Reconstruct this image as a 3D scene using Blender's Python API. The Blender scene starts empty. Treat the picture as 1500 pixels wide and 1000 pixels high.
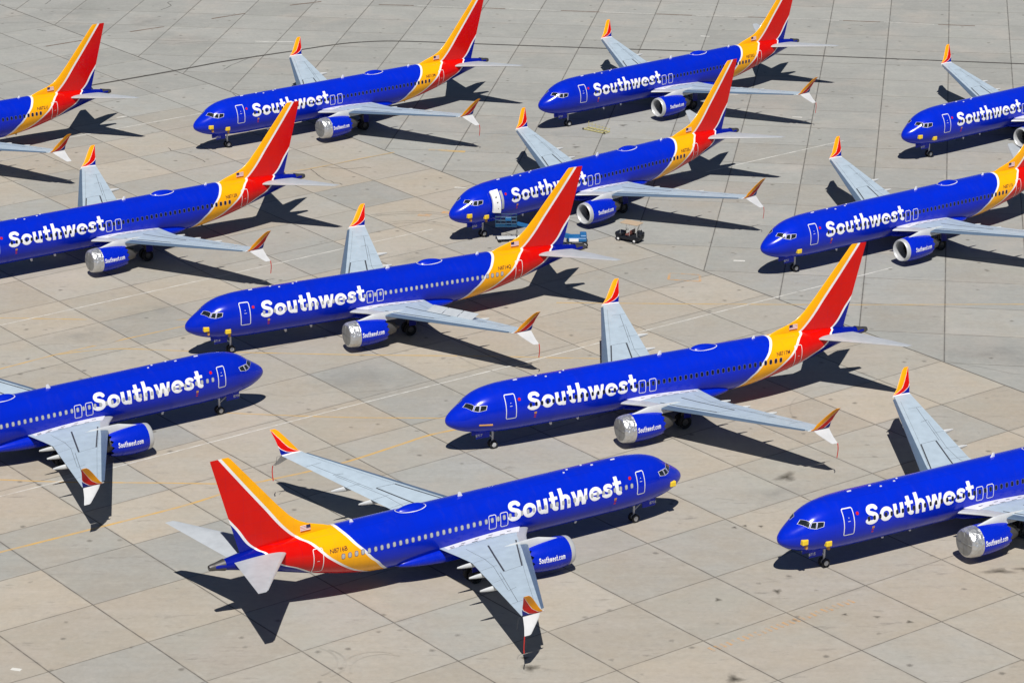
import bpy, math, random
import numpy as np
from mathutils import Vector, Matrix
random.seed(7); rng = np.random.default_rng(7)
S = bpy.context.scene
COL = S.collection
R = math.radians
PI = math.pi

# ------------------------------------------------------------------ materials
def new_mat(name):
    m = bpy.data.materials.new(name); m.use_nodes = True
    nt = m.node_tree; p = nt.nodes['Principled BSDF']
    return m, nt, p

class NB:
    """small helper for math node chains"""
    def __init__(s, nt): s.nt = nt
    def put(s, sock, v):
        if hasattr(v, 'is_output'): s.nt.links.new(v, sock)
        else: sock.default_value = v
    def m(s, op, a, b=0.0, c=None, clamp=False):
        n = s.nt.nodes.new('ShaderNodeMath'); n.operation = op; n.use_clamp = clamp
        s.put(n.inputs[0], a); s.put(n.inputs[1], b)
        if c is not None: s.put(n.inputs[2], c)
        return n.outputs[0]
    def mix(s, f, a, b, mode='MIX'):
        n = s.nt.nodes.new('ShaderNodeMix'); n.data_type = 'RGBA'; n.blend_type = mode; n.clamp_factor = True
        s.put(n.inputs[0], f)
        for sock, v in ((n.inputs[6], a), (n.inputs[7], b)):
            if hasattr(v, 'is_output'): s.nt.links.new(v, sock)
            else: sock.default_value = tuple(v) + ((1,) if len(v) == 3 else ())
        return n.outputs[2]
    def noise(s, vec, scale, detail=4, rough=.55, out=0, dim='3D'):
        n = s.nt.nodes.new('ShaderNodeTexNoise'); n.noise_dimensions = dim
        n.inputs['Scale'].default_value = scale; n.inputs['Detail'].default_value = detail
        n.inputs['Roughness'].default_value = rough
        if vec is not None: s.nt.links.new(vec, n.inputs['Vector'])
        return n.outputs[out]
    def ramp(s, f, lo, hi, clamp=True):
        n = s.nt.nodes.new('ShaderNodeMapRange'); n.clamp = clamp
        s.put(n.inputs[0], f); n.inputs[1].default_value = lo; n.inputs[2].default_value = hi
        return n.outputs[0]
    def coord(s, which='Object'):
        return s.nt.nodes.new('ShaderNodeTexCoord').outputs[which]
    def sep(s, v):
        n = s.nt.nodes.new('ShaderNodeSeparateXYZ'); s.nt.links.new(v, n.inputs[0]); return n.outputs
    def comb(s, x, y, z=0.0):
        n = s.nt.nodes.new('ShaderNodeCombineXYZ')
        for k, v in enumerate((x, y, z)): s.put(n.inputs[k], v)
        return n.outputs[0]
    def white(s, v):
        n = s.nt.nodes.new('ShaderNodeTexWhiteNoise'); n.noise_dimensions = '3D'
        s.nt.links.new(v, n.inputs['Vector']); return n.outputs['Value'], n.outputs['Color']

def paint(name, col, rough=.3, metal=0.0, coat=0.0, var=.06, spec=.5):
    m, nt, p = new_mat(name); b = NB(nt)
    n = b.noise(b.coord(), 1.3, 5)
    f = b.ramp(n, .3, .75)
    c2 = tuple(max(0, x * (1 - var * 2)) for x in col)
    nt.links.new(b.mix(f, col, c2), p.inputs['Base Color'])
    nr = b.noise(b.coord(), 4.0, 5)
    rr = b.m('ADD', rough - .05, b.m('MULTIPLY', nr, .12))
    nt.links.new(rr, p.inputs['Roughness'])
    p.inputs['Metallic'].default_value = metal
    p.inputs['Coat Weight'].default_value = coat
    p.inputs['Coat Roughness'].default_value = .08
    p.inputs['Specular IOR Level'].default_value = spec
    return m

BLUE = (.0006, .0185, .50); RED = (.60, .0035, .0010); YEL = (.93, .41, .002); WHT = (.80, .80, .80); BLUE2 = (.0015, .008, .24)
M = {}
M['white'] = paint('white_paint', WHT, .35)
M['lettering'] = paint('white_lettering', (.86, .86, .87), .4, var=.02)
M['blue'] = paint('blue_paint', BLUE, .26, coat=.04, spec=.28)
M['tailblue'] = paint('deep_blue_paint', BLUE2, .3, coat=.2)  # main gear door only, its blue darkened to carry the shadow there
M['red'] = paint('red_paint', (.6, .01, .006), .4)
M['wing'] = paint('wing_grey_paint', (.43, .52, .60), .45, var=.07, spec=.3)
M['stab'] = paint('tailplane_grey_paint', (.45, .48, .51), .42, var=.08, spec=.3)
M['lowlet'] = paint('lower_blade_paint', (.60, .61, .62), .4)
M['slat'] = paint('leading_edge_metal', (.20, .29, .41), .36, metal=.55, var=.06)  # shade and dark sky reflection put into the metal's blue tone
M['fairing'] = paint('fairing_grey_paint', (.60, .62, .63), .4)
M['steel'] = paint('bare_metal', (.58, .59, .6), .28, metal=.95)
M['lip'] = paint('inlet_lip_metal', (.58, .59, .60), .42, metal=.35)
M['duct'] = paint('inlet_duct_grey', (.30, .31, .33), .55)
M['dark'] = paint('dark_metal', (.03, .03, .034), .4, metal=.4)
M['exhaust'] = paint('burnt_exhaust_metal', (.11, .105, .105), .45, metal=.6)  # burnt exhaust metal; on the main gear its dark tone stands for shade
M['tyre'] = paint('tyre_rubber', (.016, .016, .017), .8)
M['line'] = paint('panel_gap_sealant', (.05, .055, .065), .6)
M['text'] = paint('brown_registration_paint', (.10, .028, .012), .5)
M['glass'] = paint('dark_cockpit_glass', (.012, .016, .02), .08, spec=.8)
M['win_dark'] = paint('dark_cabin_window', (.006, .008, .02), .12, spec=.4)
M['win_blind'] = paint('closed_window_blind', (.44, .45, .46), .4)
M['winring'] = paint('window_surround_metal', (.10, .13, .34), .35, metal=.3)
M['yellow'] = paint('yellow_cover_fabric', (.85, .58, .03), .7)
M['amber'] = paint('amber_cover_fabric', (.55, .28, .07), .7)
M['streamer'] = paint('red_streamer_fabric', (.62, .03, .02), .7)
M['black'] = paint('black_plastic', (.012, .013, .016), .45)
M['navy'] = paint('dark_navy_bodywork', (.006, .008, .014), .45)
M['canvas'] = paint('beige_canopy', (.46, .35, .24), .7)
M['liftblue'] = paint('lift_blue_paint', (.010, .13, .34), .4)
M['railblue'] = paint('basket_blue_steel', (.010, .07, .15), .5)  # darker lift blue, the shade under the fuselage painted into the basket
M['standyellow'] = paint('faded_yellow_steel', (.52, .47, .20), .6)
M['seat'] = paint('seat_vinyl', (.16, .06, .05), .5)
M['flagblue'] = paint('flag_blue', (.02, .02, .09), .5)
M['galley'] = paint('cabin_interior_panel', (.42, .43, .45), .5)

# crumpled reflective engine cover
def foil(name, base, rough, sc):
    m, nt, p = new_mat(name); b = NB(nt)
    v = nt.nodes.new('ShaderNodeTexVoronoi'); v.inputs['Scale'].default_value = sc
    nt.links.new(b.coord(), v.inputs['Vector'])
    n = b.noise(b.coord(), sc * .8, 6, .65)
    h = b.m('ADD', v.outputs['Distance'], b.m('MULTIPLY', n, .9))
    bp = nt.nodes.new('ShaderNodeBump'); bp.inputs['Strength'].default_value = .85; bp.inputs['Distance'].default_value = .09
    nt.links.new(h, bp.inputs['Height']); nt.links.new(bp.outputs[0], p.inputs['Normal'])
    p.inputs['Metallic'].default_value = .8; p.inputs['Roughness'].default_value = rough
    p.inputs['Base Color'].default_value = base + (1,)
    return m
M['foil'] = foil('silver_foil_cover', (.64, .65, .66), .36, 3.2)
M['foil2'] = foil('silver_foil_cover_face', (.34, .345, .335), .6, 1.6)

# the livery: three diagonal boundaries given as x over z, on body and fin alike
B1 = [(1.40, 25.8), (1.73, 26.3), (2.3, 26.95), (2.89, 27.5), (3.13, 27.8), (3.93, 28.5), (4.64, 29.18), (4.96, 29.42), (5.2, 29.62), (5.47, 29.85), (5.8, 30.0), (12.6, 30.1)]
B2 = [(1.40, 26.8), (1.65, 27.41), (2.0, 28.2), (2.43, 29.07), (3.03, 30.0), (3.6, 30.75), (4.0, 31.25), (4.42, 31.66), (4.88, 32.08), (5.15, 32.4), (5.4, 32.95), (5.9, 33.55), (8.25, 35.45), (12.6, 38.8)]
B3 = [(1.40, 30.2), (2.2, 31.3), (2.6, 31.95), (3.2, 32.9), (3.6, 33.6), (3.97, 34.5), (4.22, 34.9), (4.73, 35.45), (5.05, 35.72), (5.2, 36.1), (7.1, 37.6), (12.6, 41.9)]
def livery():
    m, nt, p = new_mat('airliner_livery'); b = NB(nt)
    x, y, z = b.sep(b.coord())
    zn = b.m('DIVIDE', b.m('SUBTRACT', z, 1.2), 11.6, clamp=True)
    def curve(pts):
        n = nt.nodes.new('ShaderNodeFloatCurve'); cm = n.mapping; c = cm.curves[0]
        q = [((zz - 1.2) / 11.6, (xx - 25) / 17) for zz, xx in pts]
        c.points[0].location = q[0]; c.points[1].location = q[-1]
        for a in q[1:-1]: c.points.new(*a)
        for pt in c.points: pt.handle_type = 'AUTO'
        cm.update()
        nt.links.new(zn, n.inputs['Value'])
        return b.m('MULTIPLY_ADD', n.outputs[0], 17.0, 25.0)
    def over(v): return b.m('GREATER_THAN', x, v)
    c = b.mix(0.0, BLUE, BLUE)
    for pts, w, col in ((B1, .26, YEL), (B2, .26, RED), (B3, .22, BLUE2)):
        v = curve(pts)
        c = b.mix(over(b.m('SUBTRACT', v, w)), c, WHT)
        c = b.mix(over(v), c, col)
    rnd = nt.nodes.new('ShaderNodeObjectInfo').outputs['Random']
    sc_ = nt.nodes.new('ShaderNodeVectorMath'); sc_.operation = 'SCALE'; nt.links.new(c, sc_.inputs[0]); nt.links.new(b.m('ADD', .92, b.m('MULTIPLY', rnd, .14)), sc_.inputs['Scale']); c = sc_.outputs[0]
    dirt = b.noise(b.coord(), .7, 6, .6)
    c = b.mix(b.m('MULTIPLY', b.ramp(dirt, .45, .8), .14), c, (.012, .010, .012))
    stm = nt.nodes.new('ShaderNodeMapping'); stm.inputs['Scale'].default_value = (2.2, 1, .22); nt.links.new(b.coord(), stm.inputs['Vector'])
    c = b.mix(b.m('MULTIPLY', b.ramp(b.noise(stm.outputs[0], 1.0, 6, .7), .52, .8), .05), c, (.14, .13, .13))
    # faint skin joints along the body
    xs = b.m('ABSOLUTE', b.m('SUBTRACT', b.m('FRACT', b.m('DIVIDE', x, 1.27)), .5))
    zs = b.m('ABSOLUTE', b.m('SUBTRACT', b.m('FRACT', b.m('DIVIDE', b.m('ADD', z, .28), .93)), .5))
    seam = b.m('MAXIMUM', b.m('GREATER_THAN', xs, .490), b.m('GREATER_THAN', zs, .488))
    c = b.mix(b.m('MULTIPLY', seam, .13), c, (.003, .005, .08))
    nt.links.new(c, p.inputs['Base Color'])
    rr = b.m('ADD', .13, b.m('MULTIPLY', b.noise(b.coord(), 2.5, 5), .14))
    nt.links.new(rr, p.inputs['Roughness'])
    bp = nt.nodes.new('ShaderNodeBump'); bp.inputs['Strength'].default_value = .05; bp.inputs['Distance'].default_value = .04
    nt.links.new(b.noise(b.coord(), .8, 2), bp.inputs['Height']); nt.links.new(bp.outputs[0], p.inputs['Normal'])
    p.inputs['Coat Weight'].default_value = .04; p.inputs['Coat Roughness'].default_value = .07; p.inputs['Specular IOR Level'].default_value = .28
    return m
M['livery'] = livery()
def winglet_mat():
    m, nt, p = new_mat('winglet_livery'); b = NB(nt)
    u, v, _ = b.sep(b.coord('UV'))
    # v: height fraction, u: chord fraction
    redtop = b.m('MULTIPLY', b.m('POWER', u, 1.0), .95)
    blutop = b.m('MULTIPLY', b.m('SUBTRACT', u, .42), .75)
    c = b.mix(b.m('LESS_THAN', v, b.m('ADD', redtop, .03)), (.90, .35, .003), WHT)
    c = b.mix(b.m('LESS_THAN', v, redtop), c, RED)
    c = b.mix(b.m('LESS_THAN', v, b.m('ADD', blutop, .04)), c, WHT)
    c = b.mix(b.m('LESS_THAN', v, blutop), c, BLUE2)
    nt.links.new(c, p.inputs['Base Color']); p.inputs['Roughness'].default_value = .38; p.inputs['Specular IOR Level'].default_value = .25
    return m
M['winglet'] = winglet_mat()

# ------------------------------------------------------------------ mesh helpers
class MB:
    def __init__(s): s.v = []; s.f = []; s.uv = None; s.smooth = True
    def add(s, vs, fs):
        o = len(s.v); s.v += [tuple(map(float, q)) for q in vs]; s.f += [tuple(i + o for i in f) for f in fs]; return s
    def mesh(s, name, mat, smooth=None, angle=None):
        me = bpy.data.meshes.new(name); me.from_pydata(s.v, [], s.f)
        if s.uv is not None:
            l = me.uv_layers.new(name='UVMap'); idx = np.empty(len(me.loops), int); me.loops.foreach_get('vertex_index', idx)
            l.data.foreach_set('uv', np.array(s.uv, float)[idx].ravel())
        me.materials.append(mat)
        sm = s.smooth if smooth is None else smooth
        me.polygons.foreach_set('use_smooth', [sm] * len(me.polygons))
        me.validate(); me.update()
        if sm: me.set_sharp_from_angle(angle=R(angle if angle else 40))
        return me

def box(b, x0, x1, y0, y1, z0, z1, bev=0.0):
    if bev <= 0:
        vs = [(x, y, z) for x in (x0, x1) for y in (y0, y1) for z in (z0, z1)]
        b.add(vs, [(0, 1, 3, 2), (4, 6, 7, 5), (0, 4, 5, 1), (2, 3, 7, 6), (0, 2, 6, 4), (1, 5, 7, 3)]); return b
    e = bev
    def ring(z, k):
        return [(x0 + k, y0 + e + k*0, z), (x0 + e, y0 + k, z), (x1 - e, y0 + k, z), (x1 - k, y0 + e, z), (x1 - k, y1 - e, z), (x1 - e, y1 - k, z), (x0 + e, y1 - k, z), (x0 + k, y1 - e, z)]
    rs = [ring(z0, e * .6), ring(z0 + e, 0), ring(z1 - e, 0), ring(z1, e * .6)]
    vs = sum(rs, []); fs = [tuple(range(7, -1, -1)), tuple(range(24, 32))]
    for k in range(3):
        for i in range(8):
            j = (i + 1) % 8; fs.append((k*8+i, k*8+j, k*8+8+j, k*8+8+i))
    b.add(vs, fs); return b

def tube(b, pts, r, n=8, cap=True):
    pts = [Vector(p) for p in pts]; rs = r if isinstance(r, (list, tuple)) else [r] * len(pts)
    vs = []; fs = []
    for i, p in enumerate(pts):
        d = (pts[min(i+1, len(pts)-1)] - pts[max(i-1, 0)]).normalized()
        a = d.cross(Vector((0, 0, 1)) if abs(d.z) < .9 else Vector((1, 0, 0))).normalized(); c = d.cross(a)
        vs += [p + (a * math.cos(2*PI*k/n) + c * math.sin(2*PI*k/n)) * rs[i] for k in range(n)]
    for i in range(len(pts)-1):
        for k in range(n): fs.append((i*n+k, i*n+(k+1) % n, (i+1)*n+(k+1) % n, (i+1)*n+k))
    if cap: fs += [tuple(range(n-1, -1, -1)), tuple(range((len(pts)-1)*n, len(pts)*n))]
    b.add(vs, fs); return b

def lathe_x(b, prof, cx, cy, cz, n=40, wob=0.0, closed=False):
    """prof: (x, r) profile turned about an axis along x"""
    vs = []; fs = []
    for x, r in prof:
        for k in range(n):
            a = 2*PI*k/n; q = 1 + (rng.normal() * wob if wob else 0)
            vs.append((cx + x + (rng.normal() * wob * .5 if wob else 0), cy + r*q*math.cos(a), cz + r*q*math.sin(a)))
    m = len(prof)
    for i in range(m-1):
        for k in range(n): fs.append((i*n+k, (i+1)*n+k, (i+1)*n+(k+1) % n, i*n+(k+1) % n))
    b.add(vs, fs); return b

def wheel(b, x, y, z, r, w, n=20):
    """tyre about a y axis"""
    prof = [(-w/2*.5, r*.55), (-w/2, r*.75), (-w/2*.85, r*.95), (0, r), (w/2*.85, r*.95), (w/2, r*.75), (w/2*.5, r*.55)]
    vs = []; fs = []
    for dy, rr in prof:
        for k in range(n): a = 2*PI*k/n; vs.append((x + rr*math.cos(a), y + dy, z + rr*math.sin(a)))
    for i in range(len(prof)-1):
        for k in range(n): fs.append((i*n+k, i*n+(k+1) % n, (i+1)*n+(k+1) % n, (i+1)*n+k))
    b.add(vs, fs); return b
def hub(b, x, y, z, r, w, n=16):
    for s in (-1, 1):
        vs = [(x + r*math.cos(2*PI*k/n), y + s*w/2, z + r*math.sin(2*PI*k/n)) for k in range(n)] + [(x + .4*r*math.cos(2*PI*k/n), y + s*(w/2+.03), z + .4*r*math.sin(2*PI*k/n)) for k in range(n)] + [(x, y + s*(w/2+.03), z)]
        fs = []
        for k in range(n):
            j = (k+1) % n; fs += [(k, j, n+j, n+k), (n+k, n+j, 2*n)]
        b.add(vs, fs)
    return b

def link(name, me, parent=None):
    o = bpy.data.objects.new(name, me); COL.objects.link(o)
    if parent: o.parent = parent
    return o
def empty(name, loc, rz, label, cat, group=None):
    o = bpy.data.objects.new(name, None); COL.objects.link(o)
    o.location = loc; o.rotation_euler = (0, 0, rz); o.empty_display_size = .5
    o['label'] = label; o['category'] = cat
    if group: o['group'] = group
    return o

# ------------------------------------------------------------------ the airliner (nose at x = 0, tail towards +x, starboard +y)
ST = np.array([[0, 2.95, 2.89, .03], [.08, 3.2, 2.68, .26], [.25, 3.42, 2.5, .46], [.5, 3.63, 2.34, .66], [1, 3.97, 2.1, .96], [1.5, 4.30, 1.93, 1.19], [2, 4.68, 1.8, 1.37], [2.6, 4.99, 1.69, 1.53], [3.5, 5.25, 1.57, 1.70], [5, 5.43, 1.46, 1.84], [6.5, 5.47, 1.43, 1.88], [11, 5.47, 1.43, 1.88], [16, 5.47, 1.43, 1.88], [25, 5.47, 1.43, 1.88], [27, 5.47, 1.53, 1.875], [29, 5.47, 1.83, 1.82], [31, 5.46, 2.27, 1.67], [33, 5.42, 2.77, 1.42], [35, 5.3, 3.33, 1.09], [37, 5.12, 3.85, .73], [38.4, 4.93, 4.17, .45], [39.2, 4.79, 4.33, .27]])
def pchip(xs, ys):
    h = np.diff(xs); d = np.diff(ys) / h; m = np.zeros_like(ys)
    for i in range(1, len(xs)-1):
        if d[i-1]*d[i] > 0:
            w1 = 2*h[i] + h[i-1]; w2 = h[i] + 2*h[i-1]; m[i] = (w1+w2) / (w1/d[i-1] + w2/d[i])
    m[0] = d[0]; m[-1] = d[-1]
    def f(x):
        i = int(np.clip(np.searchsorted(xs, x) - 1, 0, len(h)-1)); t = (x - xs[i]) / h[i]
        return ys[i]*(1+2*t)*(1-t)**2 + m[i]*h[i]*t*(1-t)**2 + ys[i+1]*t*t*(3-2*t) + m[i+1]*h[i]*t*t*(t-1)
    return f
fzt, fzb, fhw = (pchip(ST[:, 0], ST[:, k]) for k in (1, 2, 3))
def sec(x):
    x = min(max(x, 0), 39.2); zt, zb, hw = fzt(x), fzb(x), fhw(x); zm = zb + (zt - zb) * .535
    return zt, zb, hw, zm
def fus(x, th, off=0.0, side=1):
    """point on the skin at station x, angle th above the widest line"""
    zt, zb, hw, zm = sec(x); h = (zt - zm) if th >= 0 else (zm - zb)
    y = hw*math.cos(th); z = zm + h*math.sin(th)
    if off:
        e = .02
        n = Vector((0, math.cos(th)/hw, math.sin(th)/h)).normalized()
        y += n.y*off; z += n.z*off
        zt2, zb2, hw2, _ = sec(x + e); x -= off * ((hw2 - hw) / e) * .8
    return (x, side*y, z)
def th_z(x, z):
    zt, zb, hw, zm = sec(x); h = (zt - zm) if z >= zm else (zm - zb)
    return math.asin(max(-1, min(1, (z - zm)/h)))
def th_y(x, y):
    return math.acos(max(-1, min(1, y / sec(x)[2])))
def skin(x, z, off, side): return fus(x, th_z(x, z), off, side)

def fuselage():
    b = MB(); n = 72
    xs = [0.0, .03, .08, .16, .25, .37, .5, .65, .82, 1.0, 1.25, 1.5, 1.75, 2.0, 2.3, 2.6] + list(np.arange(2.85, 6.6, .25)) + [7.0] + list(np.arange(7.5, 25, 1.0)) + list(np.arange(25, 39.0, .25)) + [39.2]
    vs = []; fs = []
    for x in xs:
        for k in range(n): vs.append(fus(x, PI/2 - (2*PI*k/n) if k <= n//2 else PI/2 - (2*PI*(n-k)/n), 0, 1 if k <= n//2 else -1))
    for i in range(len(xs)-1):
        for k in range(n): fs.append((i*n+k, i*n+(k+1) % n, (i+1)*n+(k+1) % n, (i+1)*n+k))
    fs.append(tuple(range(n-1, -1, -1)))
    b.add(vs, fs); return b.mesh('fuselage', M['livery'])

def rrect(x0, x1, z0, z1, r, n=5, m=9):
    p = []
    for cx, cz, a0 in ((x1-r, z1-r, 0), (x0+r, z1-r, 90), (x0+r, z0+r, 180), (x1-r, z0+r, 270)):
        arc = [(cx + r*math.cos(R(a0 + 90*k/n)), cz + r*math.sin(R(a0 + 90*k/n))) for k in range(n+1)]
        if p:
            a, c = p[-1], arc[0]
            p += [(a[0] + (c[0]-a[0])*k/m, a[1] + (c[1]-a[1])*k/m) for k in range(1, m)]
        p += arc
    a, c = p[-1], p[0]; p += [(a[0] + (c[0]-a[0])*k/m, a[1] + (c[1]-a[1])*k/m) for k in range(1, m)]
    return p
def ring_patch(b, x0, x1, z0, z1, r, w, off, side):
    o = rrect(x0, x1, z0, z1, r); i = rrect(x0+w, x1-w, z0+w, z1-w, max(r-w, .01)); n = len(o)
    vs = [skin(x, z, off + (.014 if x > 27 else 0), side) for x, z in o] + [skin(x, z, off + (.014 if x > 27 else 0), side) for x, z in i]
    b.add(vs, [(k, (k+1) % n, n+(k+1) % n, n+k)[::(1 if side < 0 else -1)] for k in range(n)])
def fill_patch(b, x0, x1, z0, z1, r, off, side):
    o = rrect(x0, x1, z0, z1, r, 4, 2); n = len(o); cx, cz = (x0+x1)/2, (z0+z1)/2
    if x0 > 27: off += .014
    vs = [skin(x, z, off, side) for x, z in o] + [skin(cx, cz, off, side)]
    b.add(vs, [(k, (k+1) % n, n)[::(1 if side < 0 else -1)] for k in range(n)])
def quad_patch(b, c, nx, nz, off, side):
    """c: four (x, theta) corners: bottom-left, bottom-right, top-right, top-left"""
    vs = []
    for j in range(nz+1):
        for i in range(nx+1):
            u, v = i/nx, j/nz
            q = [c[0][k]*(1-u)*(1-v) + c[1][k]*u*(1-v) + c[2][k]*u*v + c[3][k]*(1-u)*v for k in (0, 1)]
            vs.append(fus(q[0], q[1], off, side))
    b.add(vs, [(j*(nx+1)+i, j*(nx+1)+i+1, (j+1)*(nx+1)+i+1, (j+1)*(nx+1)+i)[::(-1 if side > 0 else 1)] for j in range(nz) for i in range(nx)])
def shrink(c, k):
    mx = sum(q[0] for q in c)/4; mt = sum(q[1] for q in c)/4
    out = []
    for q in c:
        d = math.hypot(q[0]-mx, (q[1]-mt)*1.5) or 1; out.append((mx + (q[0]-mx)*(1-k/d), mt + (q[1]-mt)*(1-k/d)))
    return out

# ---- heavy rounded lettering from strokes (signed distance + marching squares)
def arc(cx, cy, rx, ry, a0, a1, n=18): return [(cx + rx*math.cos(R(a0+(a1-a0)*k/n)), cy + ry*math.sin(R(a0+(a1-a0)*k/n))) for k in range(n+1)]
def crom(p, n=6):
    q = [p[0]] + p + [p[-1]]; out = []
    for i in range(1, len(q)-2):
        for k in range(n):
            t = k/n; a, b_, c, d = q[i-1], q[i], q[i+1], q[i+2]
            out.append(tuple(.5*((2*b_[j]) + (-a[j]+c[j])*t + (2*a[j]-5*b_[j]+4*c[j]-d[j])*t*t + (-a[j]+3*b_[j]-3*c[j]+d[j])*t**3) for j in (0, 1)))
    out.append(p[-1]); return out
GL = {  # strokes (path, half width), advance
 'S': ([(crom([(.60, .76), (.50, .865), (.35, .885), (.20, .84), (.14, .72), (.20, .60), (.36, .525), (.52, .445), (.585, .30), (.51, .165), (.34, .115), (.17, .135), (.04, .215)]), .118)], .74),
 'o': ([(arc(.375, .36, .262, .25, 0, 360, 32), .115)], .77),
 'u': ([([(.125, .73), (.125, .32)] + arc(.31, .31, .185, .195, 180, 300, 12), .115), ([(.50, 0), (.50, .73)], .112)], .675),
 't': ([([(.21, .97), (.21, .28)] + arc(.37, .27, .16, .16, 180, 285, 10), .115), ([(.01, .625), (.47, .625)], .092)], .55),
 'h': ([([(.13, 0), (.13, 1.05)], .115), ([(.13, .36)] + arc(.32, .42, .18, .185, 160, 0, 14) + [(.50, 0)], .112)], .675),
 'w': ([([(.07, .78), (.265, -.04)], .108), ([(.265, -.04), (.455, .78)], .092), ([(.455, .78), (.645, -.04)], .108), ([(.645, -.04), (.84, .78)], .092)], .92),
 'e': ([(arc(.375, .36, .262, .25, 0, 315, 28), .110), ([(.14, .365), (.742, .365)], .072)], .765),
 's': ([(crom([(.48, .54), (.40, .60), (.27, .615), (.16, .565), (.15, .47), (.25, .40), (.37, .35), (.445, .26), (.42, .15), (.29, .108), (.16, .118), (.03, .185)]), .10)], .585),
 'c': ([(arc(.375, .36, .262, .25, 50, 310, 24), .115)], .68),
 'm': ([([(.13, 0), (.13, .73)], .11), ([(.13, .36)] + arc(.29, .44, .155, .17, 160, 0, 12) + [(.445, 0)], .105), ([(.445, .36)] + arc(.605, .44, .155, .17, 160, 0, 12) + [(.76, 0)], .105)], .93),
 '.': ([([(.12, 0), (.12, .23)], .115)], .26),
}
def glyph_sdf(ch, X, Y, wt=1.0):
    D = np.full(X.shape, 9.0)
    for path, r in GL[ch][0]:
        r = r*wt; n = len(path) - 1; closed = math.hypot(path[0][0]-path[-1][0], path[0][1]-path[-1][1]) < 1e-6
        for i in range(n):
            (x0, y0), (x1, y1) = path[i], path[i+1]; dx, dy = x1-x0, y1-y0; L = math.hypot(dx, dy) + 1e-9
            t = ((X-x0)*dx + (Y-y0)*dy)/L; q = np.clip(t, 0, L)
            d = np.hypot(X-x0-q*dx/L, Y-y0-q*dy/L) - r
            if not closed and i == 0: d = np.maximum(d, -t)
            if not closed and i == n-1: d = np.maximum(d, t-L)
            D = np.minimum(D, d)
    if ch == 'w': D = np.maximum(D, np.maximum(Y-.73, -Y))
    if ch == 'e': D = np.maximum(D, -np.maximum.reduce([Y-.296, .165-Y, .40-X]))
    return D
def lettering(txt, cell, track=.0, wt=1.0):
    """-> verts (u, v), faces, total width, cap height = 1"""
    V = {}; vs = []; fs = []; pen = 0.0
    for ch in txt:
        adv = GL[ch][1]; x0 = -.05; nx = int((adv + .12)/cell) + 1; ny = int(1.16/cell) + 1
        gx = x0 + np.arange(nx+1)*cell; gy = -.06 + np.arange(ny+1)*cell
        X, Y = np.meshgrid(gx, gy); D = glyph_sdf(ch, X, Y, wt)
        for j in range(ny):
            for i in range(nx):
                q = [(i, j), (i+1, j), (i+1, j+1), (i, j+1)]; dv = [D[b_, a] for a, b_ in q]
                if min(dv) >= 0: continue
                poly = []
                for k in range(4):
                    a, c = q[k], q[(k+1) % 4]; da, dc = dv[k], dv[(k+1) % 4]
                    if da < 0: poly.append((gx[a[0]], gy[a[1]]))
                    if (da < 0) != (dc < 0):
                        t = da/(da-dc); poly.append((gx[a[0]] + t*(gx[c[0]]-gx[a[0]]), gy[a[1]] + t*(gy[c[1]]-gy[a[1]])))
                idx = []
                for x, y in poly:
                    key = (round(pen + x, 4), round(y, 4))
                    if key not in V: V[key] = len(vs); vs.append((pen + x, y))
                    if not idx or idx[-1] != V[key]: idx.append(V[key])
                if len(idx) > 1 and idx[0] == idx[-1]: idx.pop()
                if len(idx) >= 3: fs.append(tuple(idx))
        pen += adv + track
    return vs, fs, pen - track

def text_mesh(txt, height, bold=.022):
    cu = bpy.data.curves.new('t', 'FONT'); cu.body = txt; cu.size = height*1.42; cu.offset = bold*height; cu.resolution_u = 3
    o = bpy.data.objects.new('t', cu); COL.objects.link(o); bpy.context.view_layer.update()
    me = bpy.data.meshes.new_from_object(o.evaluated_get(bpy.context.evaluated_depsgraph_get()))
    vs = [(v.co.x, v.co.y) for v in me.vertices]; fs = [tuple(p.vertices) for p in me.polygons]
    bpy.data.objects.remove(o); bpy.data.curves.remove(cu); bpy.data.meshes.remove(me)
    w = max(v[0] for v in vs)
    return vs, fs, w
def on_skin(vs, fs, x0, z0, sx, sz, side, off, width):
    """lay flat (u, v) lettering on the skin so that it reads left to right from that side"""
    b = MB(); out = []
    for u, v in vs:
        x = x0 + u*sx if side < 0 else x0 + (width - u)*sx
        t0 = th_z(x, z0); hw = sec(x)[2]
        out.append(fus(x, t0 + v*sz/max(hw, .9), off, side))
    b.add(out, [f[::-1] if False else f for f in fs]); return b

# ---- generic lofted surface: stations of (leading point, trailing point, normal, thickness)
def airfoil(t, T): return T*(1.4845*math.sqrt(max(t, 0)) - .63*t - 1.758*t*t + 1.4215*t**3 - .5075*t**4)
def loft(stations, t0=0.0, t1=1.0, n=14, uv=False, camber=0.0, low=.75):
    b = MB(); b.uv = [] if uv else None
    ts = [t0 + (t1-t0)*(.5 - .5*math.cos(PI*k/n)) for k in range(n+1)]
    if t0 > 0: ts = [t0 + (t1-t0)*k/n for k in range(n+1)]
    m = None; vs = []
    for si, (le, te, nr, T) in enumerate(stations):
        le, te, nr = Vector(le), Vector(te), Vector(nr).normalized(); ring = []
        up = [(t, airfoil(t, T)) for t in ts[::-1]]; lo = [(t, -airfoil(t, T)*low) for t in ts]
        if t0 == 0: lo = lo[1:]
        for t, h in up + lo:
            ring.append(le + (te-le)*t + nr*h)
            if uv: b.uv.append((t, si/(len(stations)-1)))
        m = len(ring); vs += ring
    fs = []
    for i in range(len(stations)-1):
        for k in range(m): fs.append((i*m+k, i*m+(k+1) % m, (i+1)*m+(k+1) % m, (i+1)*m+k))
    fs += [tuple(range(m-1, -1, -1)), tuple(range((len(stations)-1)*m, len(stations)*m))]
    b.add(vs, fs); return b

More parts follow.
